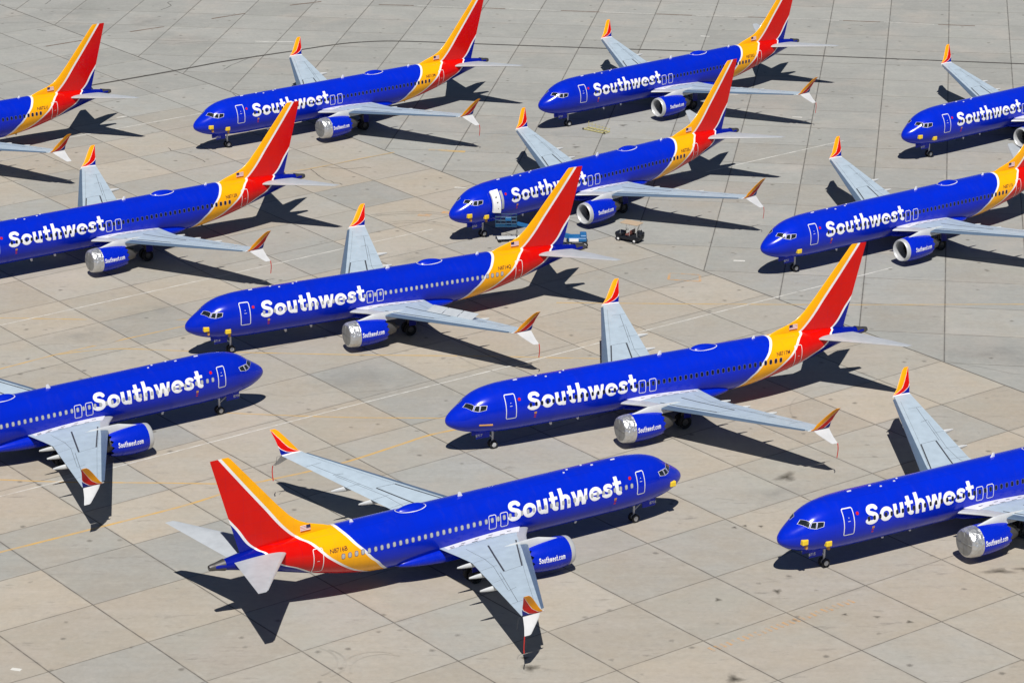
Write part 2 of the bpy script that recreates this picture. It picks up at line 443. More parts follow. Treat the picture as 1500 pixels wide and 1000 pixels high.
# wing planform
def w_le(y): return float(np.interp(y, [0, 1.5, 2.2, 3.0, 4.5, 17.0], [13.6, 14.5, 15.05, 15.68, 16.52, 23.1]))
def w_te(y): return float(np.interp(y, [0, 1.9, 4.2, 5.8, 17.0], [22.2, 22.15, 22.0, 21.95, 24.92]))
def w_z(y): return 2.42 + .092*y
def w_T(y): return float(np.interp(y, [0, 2, 5.8, 17], [.62, .58, .40, .13]))
def w_top(y, t, off=0.004):
    return (w_le(y) + (w_te(y)-w_le(y))*t, y, w_z(y) + airfoil(t, w_T(y)) + off)
WY = [1.2, 1.9, 2.5, 3.2, 4.2, 5.0, 5.8, 7.5, 9.5, 11.5, 13.5, 15.5, 17.0]
def wst(s, ys=WY): return [((w_le(y), s*y, w_z(y)), (w_te(y), s*y, w_z(y)), (0, 0, 1), w_T(y)) for y in ys]
def xt(y, x): return (x - w_le(y)) / (w_te(y) - w_le(y))
def strip_on_wing(b, pts, w, s, off=.006, n=8):
    """dark gap on the upper skin; pts in (x, y)"""
    for (xa, ya), (xb, yb) in zip(pts[:-1], pts[1:]):
        d = Vector((xb-xa, yb-ya)); d.normalize(); px, py = -d.y*w/2, d.x*w/2
        vs = []
        for k in range(n+1):
            x, y = xa + (xb-xa)*k/n, ya + (yb-ya)*k/n
            for q in (1, -1):
                X, Y = x + px*q, y + py*q; v = w_top(Y, xt(Y, X), off); vs.append((v[0], s*v[1], v[2]))
        b.add(vs, [(2*k, 2*k+1, 2*k+3, 2*k+2)[::(1 if s > 0 else -1)] for k in range(n)])

EX0, EY, EZ = 13.2, 4.83, 1.63      # engine inlet lip, spanwise and height of its axis

P = {}   # prototype meshes
def build_meshes():
    P['fuselage'] = fuselage()
    # wing to body fairing
    b = MB(); xs = np.linspace(15.4, 25.6, 27); n = 32; vs = []; fs = []
    for x in xs:
        t = (x-15.4)/10.2; k = math.sin(PI*min(1, max(0, t)))**.55 if 0 < t < 1 else 0
        a = 1.0 + 1.02*k; zt_ = 1.9 + .75*k; zb_ = 1.75 - .60*k
        for i in range(n):
            q = 2*PI*i/n; cy, cz = math.cos(q), math.sin(q)
            cy = math.copysign(abs(cy)**.75, cy); cz = math.copysign(abs(cz)**.85, cz)
            vs.append((x, a*cy, (zt_+zb_)/2 + (zt_-zb_)/2*cz))
    for i in range(len(xs)-1):
        for k in range(n): fs.append((i*n+k, i*n+(k+1) % n, (i+1)*n+(k+1) % n, (i+1)*n+k))
    b.add(vs, fs); P['wing_fairing'] = b.mesh('wing_fairing', M['blue'])
    # fin with dorsal fillet
    fin = []
    for z, le in ((4.9, 29.3), (5.45, 29.75), (5.62, 30.15), (5.8, 30.6), (5.95, 31.1), (6.18, 31.85), (6.48, 32.5), (6.78, 32.92), (7.1, 33.3), (8.2, 34.3), (9.5, 35.38), (11, 36.64), (12.2, 37.64), (12.35, 37.82)):
        te = 37.2 + .279*(z-5.08); T = float(np.interp(z, [5, 7, 12.35], [.27, .24, .10]))
        if z > 12.3: te -= .03; T *= .6
        fin.append(((le, 0, z), (te, 0, z), (0, 1, 0), T))
    P['tail_fin'] = loft(fin, n=20, low=1.0).mesh('tail_fin', M['livery'])
    b = MB(); b.smooth = True
    lathe_x(b, [(0, .28), (.25, .245), (.42, .19), (.40, .12), (.2, .10), (.15, .001)], 39.18, 0, 4.56, 20)
    pr = [(xx-39.18, sec(xx)[2]*1.03) for xx in (38.45, 38.7, 38.95, 39.18)]
    lathe_x(b, [(-.73, .435), (-.5, .385), (-.25, .325), (0, .27)], 39.18, 0, 4.56, 20)
    P['tail_exhaust'] = b.mesh('tail_exhaust', M['exhaust'])
    # dome and antennas
    b = MB(); vs = []; fs = []; nx, ny = 18, 12
    for i in range(nx+1):
        t = i/nx; x = 22.4 + 2.35*t; k = math.sin(PI*t**.8)**.6 if 0 < t < 1 else 0
        for j in range(ny+1):
            a = -1 + 2*j/ny; y = a*.56*k; hh = .30*k*math.cos(a*PI/2)**.7 if abs(a) < 1 else 0
            vs.append((x, y, sec(x)[3] + (5.47-sec(x)[3])*math.sqrt(1-(y/1.88)**2) - .02 + hh))
    fs = [(i*(ny+1)+j, (i+1)*(ny+1)+j, (i+1)*(ny+1)+j+1, i*(ny+1)+j+1) for i in range(nx) for j in range(ny)]
    b.add(vs, fs); P['satcom_dome'] = b.mesh('satcom_dome', M['blue'])
    b = MB(); vs = []; n = 40
    for w_ in (.60, .52):
        for k in range(n):
            a = 2*PI*k/n; t = .5 + .5*math.cos(a); kk = abs(math.sin(a)); x = 23.575 + (1.19 + (w_-.52)*.6)*math.cos(a); y = w_*math.copysign(kk**.8, math.sin(a))
            vs.append((x, y, sec(x)[3] + (5.47-sec(x)[3])*math.sqrt(1-(y/1.88)**2) + .014))
    b.add(vs, [(k, (k+1) % n, n+(k+1) % n, n+k) for k in range(n)]); P['dome_edge'] = b.mesh('dome_edge', M['white'])
    def blade(x, z, l, h, y=0.0, up=1):
        b = MB(); zz = z
        st = [((x, y, zz), (x+l, y, zz), (0, 1, 0), .09), ((x+l*.45, y, zz+h*up), (x+l*.95, y, zz+h*up), (0, 1, 0), .04)]
        return loft(st, n=6, low=1.0)
    for k, (x, l, h) in enumerate(((19.2, .42, .36), (28.2, .34, .26))): P['antenna%d' % k] = blade(x, 5.44, l, h).mesh('antenna', M['white'])
    for k, (x, y, l) in enumerate(((6.0, 0, .36), (8.0, .1, .2), (10.1, -.1, .16), (8.7, -.35, .16), (10.6, .25, .14))):
        b = MB(); th = th_y(x, abs(y)); sd = 1 if y >= 0 else -1
        vs = [fus(x, th, 0, sd), fus(x+l, th, 0, sd)]; c0 = Vector(vs[0]); box(b, c0.x, c0.x+l, c0.y-.06, c0.y+.06, c0.z-.03, c0.z+.05, .02)
        P['sensor%d' % k] = b.mesh('antenna', M['white'])
    P['belly0'] = blade(9.2, 1.46, .34, .38, 0, -1).mesh('belly_antenna', M['white'])
    P['belly1'] = blade(11.6, 1.46, .3, .26, -.2, -1).mesh('belly_antenna', M['white'])
    P['belly2'] = blade(27.6, 1.70, .3, .3, 0, -1).mesh('belly_antenna', M['dark'])
    # cabin windows on both sides, two finishes
    for s, tag in ((-1, 'p'), (1, 's')):
        xs = [6.67 + .508*k for k in range(-2 if s > 0 else 0, 47)]
        P['win_x' + tag] = xs
        for fin_, mat in (('d', 'win_dark'), ('b', 'win_blind')):
            L = []
            for x in xs:
                b = MB(); fill_patch(b, x-.105, x+.105, 3.70, 4.04, .09, .012, s)
                if fin_ == 'b': pass
                L.append(b.mesh('cabin_window', M[mat], smooth=False))
            P['win_' + fin_ + tag] = L
        L = []
        for x in xs:
            b = MB(); ring_patch(b, x-.14, x+.14, 3.665, 4.075, .12, .035, .005, s); L.append(b.mesh('window_frame', M['winring'], smooth=False))
        P['surround' + tag] = L
        def outl(name, x0, x1, z0, z1, r, w, marks):
            b = MB(); ring_patch(b, x0, x1, z0, z1, r, w, .010, s)
            for (cx, cz, lw, lh) in marks: fill_patch(b, cx-lw/2, cx+lw/2, cz-lh/2, cz+lh/2, min(lw, lh)*.3, .010, s)
            return b.mesh(name, M['white'], smooth=False)
        fd = (4.50, 5.43, 2.95, 4.90) if s < 0 else (4.42, 5.16, 3.0, 4.74)
        fm = (fd[0]+fd[1])/2
        P['fdoor' + tag] = outl('cabin_door', *fd, .14, .062, [(fm, 4.02, .22, .035), (fm, 4.26, .05, .06)])
        P['adoor' + tag] = outl('rear_door', 31.5, 32.26, 2.9, 4.76, .14, .05, [(31.9, 3.86, .18, .03)])
        P['exit0' + tag] = outl('emergency_exit', 16.5, 17.16, 3.17, 4.25, .15, .05, [])
        P['exit1' + tag] = outl('emergency_exit', 17.48, 18.14, 3.17, 4.25, .15, .05, [])
        b = MB(); 
        fill_patch(b, 5.62, 5.86, 4.33, 4.55, .09, .010, s); P['heart' + tag] = b.mesh('red_emblem', M['red'], smooth=False)
        b = MB(); fill_patch(b, 7.0, 7.22, 3.05, 3.24, .04, .02, s); P['port_cover' + tag] = b.mesh('sensor_cover', M['amber'], smooth=False)
        b = MB(); fill_patch(b, 7.02, 7.2, 2.70, 2.80, .03, .01, s); fill_patch(b, 7.0, 7.2, 2.9, 2.98, .03, .01, s); P['placard' + tag] = b.mesh('placard', M['red'], smooth=False)
        # cockpit glazing
        A = [(1.31, th_y(1.31, .44)), (1.84, th_z(1.84, 3.91)), (2.08, th_z(2.08, 4.27)), (1.62, th_y(1.62, .36))]
        Bq = [(1.90, th_z(1.90, 3.90)), (2.30, th_z(2.30, 3.83)), (2.48, th_z(2.48, 4.29)), (2.14, th_z(2.14, 4.27))]
        Cq = [(2.34, th_z(2.34, 3.83)), (2.90, th_z(2.90, 3.95)), (3.02, th_z(3.02, 4.27)), (2.52, th_z(2.52, 4.29))]
        for k, q in enumerate((A, Bq, Cq)):
            b = MB(); quad_patch(b, shrink(q, .040), 6, 4, .018, s); P['cockpit%d%s' % (k, tag)] = b.mesh('cockpit_window', M['glass'])
            b = MB(); quad_patch(b, shrink(q, -.006), 6, 4, .010, s); P['cframe%d%s' % (k, tag)] = b.mesh('window_frame', M['white'])
        # titles
        vs, fs, w = LET
        P['title' + tag] = on_skin(vs, fs, 6.45, 3.385, 9.98/w, 1.50, s, .006, w).mesh('airline_name', M['lettering'], smooth=False)
        # flag
        b = MB()
        def fl(x0, x1, z0, z1, b):
            b.add([(x0, s*.205, z0), (x1, s*.205, z0), (x1+.0, s*.185, z1), (x0, s*.185, z1)], [(0, 1, 2, 3)[::(1 if s < 0 else -1)]])
        fl(31.75, 32.55, 5.74, 6.16, b); P['flag' + tag] = b.mesh('flag', M['white'], smooth=False)
        b = MB()
        for k in range(4): z0 = 5.74 + .11*k; b.add([(31.75, s*(.210-.004*k), z0), (32.55, s*(.210-.004*k), z0), (32.55, s*(.209-.004*k), z0+.035), (31.75, s*(.209-.004*k), z0+.035)], [(0, 1, 2, 3)[::(1 if s < 0 else -1)]])
        P['fstripe' + tag] = b.mesh('flag_stripes', M['red'], smooth=False)
        b = MB(); b.add([(31.75, s*.214, 5.93), (32.08, s*.214, 5.93), (32.08, s*.204, 6.17), (31.75, s*.204, 6.17)], [(0, 1, 2, 3)[::(1 if s < 0 else -1)]]); P['fcanton' + tag] = b.mesh('flag_canton', M['flagblue'], smooth=False)
        # nose probe covers, hung on the lower nose
        for k, (x, z, c) in enumerate(((1.5, 2.92, 'yellow'), (3.4, 2.52, 'yellow'))):
            p = Vector(skin(x, z, 0, s)); b = MB(); box(b, p.x-.25, p.x+.25, p.y-.20, p.y+.20, p.z-.20, p.z+.20, .05)
            P['cover%d%s' % (k, tag)] = b.mesh('probe_cover', M[c], smooth=False)
            q = Vector(skin(x+.22, z-.42, 0, s)); b = MB(); box(b, q.x-.08, q.x+.10, q.y-.14, q.y+.14, q.z-.20, q.z+.50, .03)
            P['strap%d%s' % (k, tag)] = b.mesh('cover_strap', M['amber'], smooth=False)
        p = Vector(skin(2.9, 2.62, 0, s)); b = MB(); tube(b, [(2.35, p.y*.93, p.z+.06), (3.45, p.y+s*.10, p.z-.02)], .085, 8); P['bar' + tag] = b.mesh('probe_sleeve', M['amber'], smooth=True)
        # wing
        sg = s
        P['wing' + tag] = loft(wst(s), .125, 1.0, 16).mesh('wing', M['wing'])
        P['krueger' + tag] = loft(wst(s, [1.9, 2.3, 3.2, 4.0, 4.55]), 0.0, .13, 10).mesh('inboard_leading_edge', M['lip'])
        P['slat' + tag] = loft([st for st in wst(s, [5.05, 5.8, 7.5, 9.5, 11.5, 13.5, 15.5, 16.6])], 0.0, .13, 10).mesh('leading_edge_slat', M['slat'])
        b = MB()
        strip_on_wing(b, [(19.4, 3.8), (21.29, 9.0)], .13, s); strip_on_wing(b, [(17.25, 4.1), (19.75, 8.88)], .11, s)
        strip_on_wing(b, [(19.75, 8.9), (21.25, 9.03)], .03, s); strip_on_wing(b, [(21.6, 9.0), (23.7, 14.6)], .03, s)
        strip_on_wing(b, [(20.9, 3.2), (20.95, 5.8), (21.3, 7.6), (23.0, 12.2)], .025, s); strip_on_wing(b, [(22.3, 12.2), (23.1, 12.4)], .03, s)
        strip_on_wing(b, [(16.0, 2.7), (20.6, 2.7)], .02, s)
        strip_on_wing(b, [(20.3, 5.9), (21.9, 5.9)], .022, s); strip_on_wing(b, [(21.0, 7.6), (22.4, 7.62)], .022, s); strip_on_wing(b, [(22.9, 14.6), (24.25, 14.62)], .022, s)
        strip_on_wing(b, [(17.9, 5.6), (20.2, 9.9), (23.2, 16.0)], .014, s); strip_on_wing(b, [(22.0, 10.2), (23.1, 10.3)], .018, s)
        P['gaps' + tag] = b.mesh('panel_gap', M['line'], smooth=False)
        b = MB(); vs = []
        for k in range(21):
            t = .10 + .86*k/20
            for yy in (1.75, 2.72 - .35*k/20): v = w_top(yy, t, .007); vs.append((v[0], s*v[1], v[2]))
        b.add(vs, [(2*k, 2*k+1, 2*k+3, 2*k+2)[::(1 if s < 0 else -1)] for k in range(20)]); P['walk' + tag] = b.mesh('root_walkway', M['white'], smooth=False)
        b = MB()
        for t, yy, ln in ((.2, 2.2, .05), (.28, 2.5, .06), (.42, 2.1, .05), (.44, 2.45, .07), (.58, 2.08, .05), (.61, 2.4, .07), (.74, 2.06, .05), (.77, 2.32, .06), (.87, 2.05, .05), (.88, 2.26, .05)):
            vs = []
            for tt in (t, t+ln):
                for y2 in (yy, yy+.09): v = w_top(y2, tt, .012); vs.append((v[0], s*v[1], v[2]))
            b.add(vs, [(0, 1, 3, 2)[::(1 if s < 0 else -1)]])
        P['walkmarks' + tag] = b.mesh('walkway_marks', M['black'], smooth=False)
        for k, (y, xe, l) in enumerate(((5.5, 23.0, 3.2), (7.85, 23.45, 3.0), (10.6, 24.25, 2.7))):
            b = MB(); zc = w_z(y) - .22; vs = []; fs = []; nn = 12; mm = 10
            for i in range(mm+1):
                t = i/mm; x = xe - l*(1-t); rr = .02 + .19*math.sin(PI*min(1, (t*.92+.04)))**.7 * (1 - .25*t)
                for j in range(nn): a = 2*PI*j/nn; vs.append((x, s*y + rr*.62*math.cos(a), zc - .10 + .10*t + rr*1.15*math.sin(a)))
            for i in range(mm):
                for j in range(nn): fs.append((i*nn+j, i*nn+(j+1) % nn, (i+1)*nn+(j+1) % nn, (i+1)*nn+j))
            b.add(vs, fs + [tuple(range(nn-1, -1, -1)), tuple(range(mm*nn, mm*nn+nn))]); P['track%d%s' % (k, tag)] = b.mesh('flap_track_fairing', M['fairing'])
        up = [(17.0, w_z(17), 23.12, 24.92, (0, 0, 1)), (17.12, w_z(17)+.05, 23.3, 24.95, (-.3, 0, 1)), (17.22, w_z(17)+.2, 23.5, 25.0, (-.8, 0, .8)), (17.26, 4.5, 23.75, 25.05, (-1, 0, .5)), (17.62, 5.2, 24.3, 25.2, (-1, 0, .5)), (17.92, 5.72, 24.75, 25.36, (-1, 0, .5)), (18.03, 5.89, 25.0, 25.42, (-1, 0, .5))]
        T = [.13, .12, .11, .10, .08, .05, .03]
        P['winglet' + tag] = loft([((a[2], s*a[0], a[1]), (a[3], s*a[0], a[1]), (0, s*a[4][0], a[4][2]), t) for a, t in zip(up, T)][1:], n=12, uv=True, low=1.0).mesh('winglet', M['winglet'])
        P['tipblend' + tag] = loft([((a[2], s*a[0], a[1]), (a[3], s*a[0], a[1]), (0, s*a[4][0], a[4][2]), t) for a, t in zip(up, T)][:2], n=12, low=1.0).mesh('wing_tip', M['white'])
        lo = [(17.2, 4.0, 23.55, 24.95, .10), (17.36, 3.78, 23.75, 25.0, .08), (17.62, 3.42, 24.2, 25.1, .06), (17.92, 3.02, 24.72, 25.28, .04), (17.96, 2.97, 24.85, 25.3, .02)]
        P['lowlet' + tag] = loft([((a[2], s*a[0], a[1]), (a[3], s*a[0], a[1]), (0, s*.75, .66), a[4]) for a in lo], n=10, low=1.0).mesh('lower_winglet', M['lowlet'])
        # streamer hanging off the lower winglet
        b = MB(); x0, y0, z0 = 25.3, s*17.96, 2.98
        vs = []
        for k in range(9):
            t = k/8; w_ = .05; xx = x0 + .05*math.sin(3*t); yy = y0 + s*.03*math.sin(5*t); vs += [(xx-w_, yy, z0-1.25*t), (xx+w_, yy+.02, z0-1.25*t), ]
        b.add(vs, [(2*k, 2*k+1, 2*k+3, 2*k+2) for k in range(8)]); P['streamer' + tag] = b.mesh('warning_streamer', M['streamer'], smooth=False)
        b = MB(); tube(b, [(24.92, s*17.05, w_z(17)), (25.3, s*17.2, w_z(17)-.02), (25.42, s*17.2, w_z(17)-.75)], .014, 5); P['wick' + tag] = b.mesh('static_wick', M['line'])
        # stabiliser
        P['stab' + tag] = loft([((33.55, s*.3, 4.72), (37.85, s*.3, 4.72), (0, 0, 1), .40), ((34.1, s*1.0, 4.79), (38.0, s*1.0, 4.79), (0, 0, 1), .36), ((36.4, s*4.0, 5.06), (38.7, s*4.0, 5.06), (0, 0, 1), .21), ((38.6, s*6.95, 5.33), (39.4, s*6.95, 5.33), (0, 0, 1), .075), ((38.8, s*7.15, 5.35), (39.46, s*7.15, 5.35), (0, 0, 1), .03)], .06, 1.0, 14, low=.9).mesh('horizontal_stabilizer', M['stab'])
        P['stable' + tag] = loft([((34.1, s*1.0, 4.79), (38.0, s*1.0, 4.79), (0, 0, 1), .36), ((36.4, s*4.0, 5.06), (38.7, s*4.0, 5.06), (0, 0, 1), .21), ((38.6, s*6.95, 5.33), (39.4, s*6.95, 5.33), (0, 0, 1), .075)], 0, .064, 8, low=.9).mesh('stabilizer_leading_edge', M['lip'])
        # engine
        cy = s*EY
        b = MB(); n = 48
        lathe_x(b, [(.42, 1.085), (.6, 1.12), (.9, 1.15), (1.3, 1.165), (1.8, 1.16), (2.3, 1.13), (2.8, 1.08), (3.3, 1.0)], EX0, cy, EZ, n)
        # chevron edge
        base = len(b.v) - n; vs = []
        for k in range(n):
            a = 2*PI*k/n; dx = .42 if (k % 4) == 2 else (.29 if k % 4 in (1, 3) else .16); r = 1.0 - .26*dx
            vs.append((EX0+3.3+dx, cy + r*math.cos(a), EZ + r*math.sin(a)))
        o = len(b.v); b.v += vs
        for k in range(n): b.f.append((base+k, o+k, o+(k+1) % n, base+(k+1) % n))
        P['engine' + tag] = b.mesh('engine', M['blue'])
        b = MB(); lathe_x(b, [(.5, .86), (.3, .86), (.14, .88), (.04, .925), (0, .98), (.03, 1.02), (.12, 1.055), (.26, 1.075), (.425, 1.089)], EX0, cy, EZ, n); P['lip' + tag] = b.mesh('inlet_lip', M['lip'])
        b = MB(); lathe_x(b, [(.49, .862), (.8, .87), (1.35, .88)], EX0, cy, EZ, n); P['duct' + tag] = b.mesh('inlet_duct', M['duct'])
        b = MB(); lathe_x(b, [(1.32, .885), (1.30, .3)], EX0, cy, EZ, n)
        for k in range(18):
            a = 2*PI*k/18; c, sn = math.cos(a), math.sin(a); c2, s2 = math.cos(a+.22), math.sin(a+.22)
            b.add([(EX0+1.22, cy+.28*c, EZ+.28*sn), (EX0+1.28, cy+.28*c2, EZ+.28*s2), (EX0+1.28, cy+.87*c2, EZ+.87*s2), (EX0+1.18, cy+.87*c, EZ+.87*sn)], [(0, 1, 2, 3)])
        P['fan' + tag] = b.mesh('fan', M['dark'], smooth=False)
        b = MB(); lathe_x(b, [(.85, .002), (.9, .08), (1.05, .2), (1.28, .3)], EX0, cy, EZ, 24); P['spinner' + tag] = b.mesh('spinner', M['black'])
        b = MB(); lathe_x(b, [(3.2, .96), (3.3, .7), (3.1, .66), (3.7, .62), (4.2, .55), (4.6, .46), (4.55, .40), (4.4, .36)], EX0, cy, EZ, 36); lathe_x(b, [(4.3, .34), (4.8, .2), (5.1, .03), (5.12, .002)], EX0, cy, EZ, 24); P['nozzle' + tag] = b.mesh('exhaust_nozzle', M['exhaust'])
        b = MB(); lathe_x(b, [(.92, 1.172), (.6, 1.15), (.38, 1.13), (.18, 1.10), (.03, 1.05), (-.05, .96), (-.07, .84)], EX0, cy, EZ, n, .006)
        P['wrap' + tag] = b.mesh('engine_cover', M['foil'], angle=180)
        b = MB(); lathe_x(b, [(-.068, .90), (-.075, .80), (-.07, .6), (-.085, .4), (-.075, .2), (-.08, .002)], EX0, cy, EZ, n, .006)
        tube(b, [(EX0-.10, cy, EZ+.9), (EX0-.11, cy+.02, EZ), (EX0-.10, cy, EZ-.9)], .012, 5); tube(b, [(EX0-.10, cy-.9, EZ+.1), (EX0-.11, cy, EZ+.05), (EX0-.10, cy+.9, EZ+.1)], .012, 5)
        P['wrapface' + tag] = b.mesh('cover_face', M['foil2'], angle=180)
        # pylon
        pst = []
        for z, x0, x1, T in ((EZ+.80, 14.9, 18.6, .36), (EZ+1.15, 14.2, 19.2, .34), (EZ+1.32, 14.85, 19.6, .32), (w_z(4.83)+.30, 15.7, 18.2, .22)):
            pst.append(((x0, cy, z), (x1, cy, z), (0, 1, 0), T*.95))
        P['pylon' + tag] = loft(pst, n=14, low=1.0).mesh('engine_pylon', M['fairing'])
        # outboard address on the cowl
        vs, fs, w = LET2; b = MB(); out = []
        hgt = .44; wid = 2.15
        for u, v in vs:
            fx = (u/w) if s < 0 else (1-u/w); x = EX0 + 1.02 + fx*wid
            r = np.interp(x-EX0, [.9, 1.3, 1.8, 2.3, 2.8, 3.3], [1.15, 1.165, 1.16, 1.13, 1.08, 1.0]) + .014; a = -.06 + v*hgt/r
            out.append((x, s*(EY + r*math.cos(a)), EZ + r*math.sin(a)))
        b.add(out, fs); P['addr' + tag] = b.mesh('web_address', M['lettering'], smooth=False)
        # main gear
        b = MB(); tube(b, [(20.1, s*2.86, 2.5), (20.1, s*2.86, .6)], [.17, .12], 12); tube(b, [(20.1, s*2.5, .56), (20.1, s*3.22, .56)], .09, 10); tube(b, [(20.1, s*1.6, 2.1), (20.1, s*2.8, 1.3)], .07, 8); tube(b, [(19.3, s*2.8, 2.2), (20.1, s*2.86, 1.1)], .06, 8)
        P['mstrut' + tag] = b.mesh('main_gear', M['exhaust'])  # strut in dark metal, heavy shadow around the gear put into its colour
        for k, yy in enumerate((2.5, 3.22)):
            b = MB(); wheel(b, 20.1, s*yy, .56, .56, .38); P['mwheel%d%s' % (k, tag)] = b.mesh('wheel', M['tyre'])
            b = MB(); hub(b, 20.1, s*yy, .56, .27, .26); P['mhub%d%s' % (k, tag)] = b.mesh('wheel_hub', M['exhaust'])  # hubs darkened the same way, shadow painted into the metal
        b = MB(); box(b, 19.85, 20.55, s*3.48-.02, s*3.48+.02, 1.0, 2.3, .015); P['mdoor' + tag] = b.mesh('gear_door', M['tailblue'], smooth=False)  # darkened door colour stands in for the gear's shadow
        b = MB(); wheel(b, 4.17, s*.22, .345, .345, .2); P['nwheel' + tag] = b.mesh('wheel', M['tyre'])
        b = MB(); hub(b, 4.17, s*.22, .345, .19, .19); P['nhub' + tag] = b.mesh('wheel_hub', M['lip'])
        b = MB(); box(b, 2.5, 3.7, s*.42-.02, s*.42+.02, 1.16, 1.75, .015); P['ndoor' + tag] = b.mesh('gear_door', M['blue'], smooth=False)
        # raised spoiler panels
        b = MB()
        for k in range(3):
            ya, yb = 6.0 + 1.75*k, 7.65 + 1.75*k; vs = []
            for y in (ya, yb):
                x = 20.2 + .36*(y-6.0)+.2; zt_ = w_top(y, xt(y, x))[2]
                for dx, dz in ((0, 0), (.72, .46), (.74, .43), (.02, -.03)): vs.append((x+dx, s*y, zt_+dz))
            b.add(vs, [(0, 1, 5, 4), (1, 2, 6, 5), (2, 3, 7, 6), (3, 0, 4, 7), (3, 2, 1, 0), (4, 5, 6, 7)])
        P['spoilers' + tag] = b.mesh('raised_spoiler', M['stab'], smooth=False)
    b = MB(); tube(b, [(4.17, 0, 1.9), (4.17, 0, .4)], [.10, .075], 12); tube(b, [(3.2, 0, 1.6), (4.17, 0, .95)], .05, 8); tube(b, [(4.17, -.3, .345), (4.17, .3, .345)], .06, 8)
    P['nstrut'] = b.mesh('nose_gear', M['lip'])

LET = lettering('Southwest', .022, .014, .86)
LET2 = lettering('Southwest.com', .05, .05, .80)
build_meshes()

# number, x, y, heading, registration, blinds shut, engine covers, probe covers, label
PLANES = [
 (1, -76.99, 289.53, 35.72, 'N8721J', 0, 1, 0, 'blue airliner cut off by the left edge, only its tail and near wing tip showing'),
 (2, -34.65, 303.22, 36.69, 'N8713M', 0, 1, 2, 'blue airliner with foil engine covers, second from the left in the back row'),
 (3, 2.91, 311.76, 38.22, 'N8730Q', 0, 0, 0, 'blue airliner with bare engine inlets, parked beside the low yellow bar stand'),
 (4, 41.75, 299.0, 37.62, 'N8727M', 0, 0, 3, 'blue airliner cut off by the right edge, only its nose and raised far wing showing'),
 (5, -53.58, 256.26, 34.46, 'N8712R', 0, 1, 0, 'blue airliner with its nose cut off by the left edge and a foil engine cover'),
 (6, -6.15, 270.04, 40.78, 'N8720L', 0, 0, 2, 'blue airliner with its white front door open and a blue lift basket below'),
 (7, 23.4, 259.2, 35.16, 'N8711S', 0, 0, 1, 'blue airliner with one yellow nose cover and bare engine inlet, its tail cut off'),
 (8, -28.5, 236.88, 27.25, 'N8714Q', 1, 1, 2, 'blue airliner with closed window blinds and three white spoiler panels raised on its wing'),
 (9, -5.39, 214.08, 26.52, 'N8717M', 0, 1, 4, 'blue airliner marked N8717M with dark windows and a tan sleeve on its nose'),
 (10, -20.89, 225.98, 214.3, 'N8708Q', 1, 0, 0, 'blue airliner facing right with its tail cut off by the left edge'),
 (11, 12.61, 202.95, 212.13, 'N8716B', 1, 0, 5, 'nearest blue airliner facing right, marked N8716B on its yellow tail band'),
 (12, 18.96, 190.32, 30.24, 'N8715Q', 0, 1, 2, 'blue airliner with foil engine cover and two yellow nose covers, cut off at right'),
]
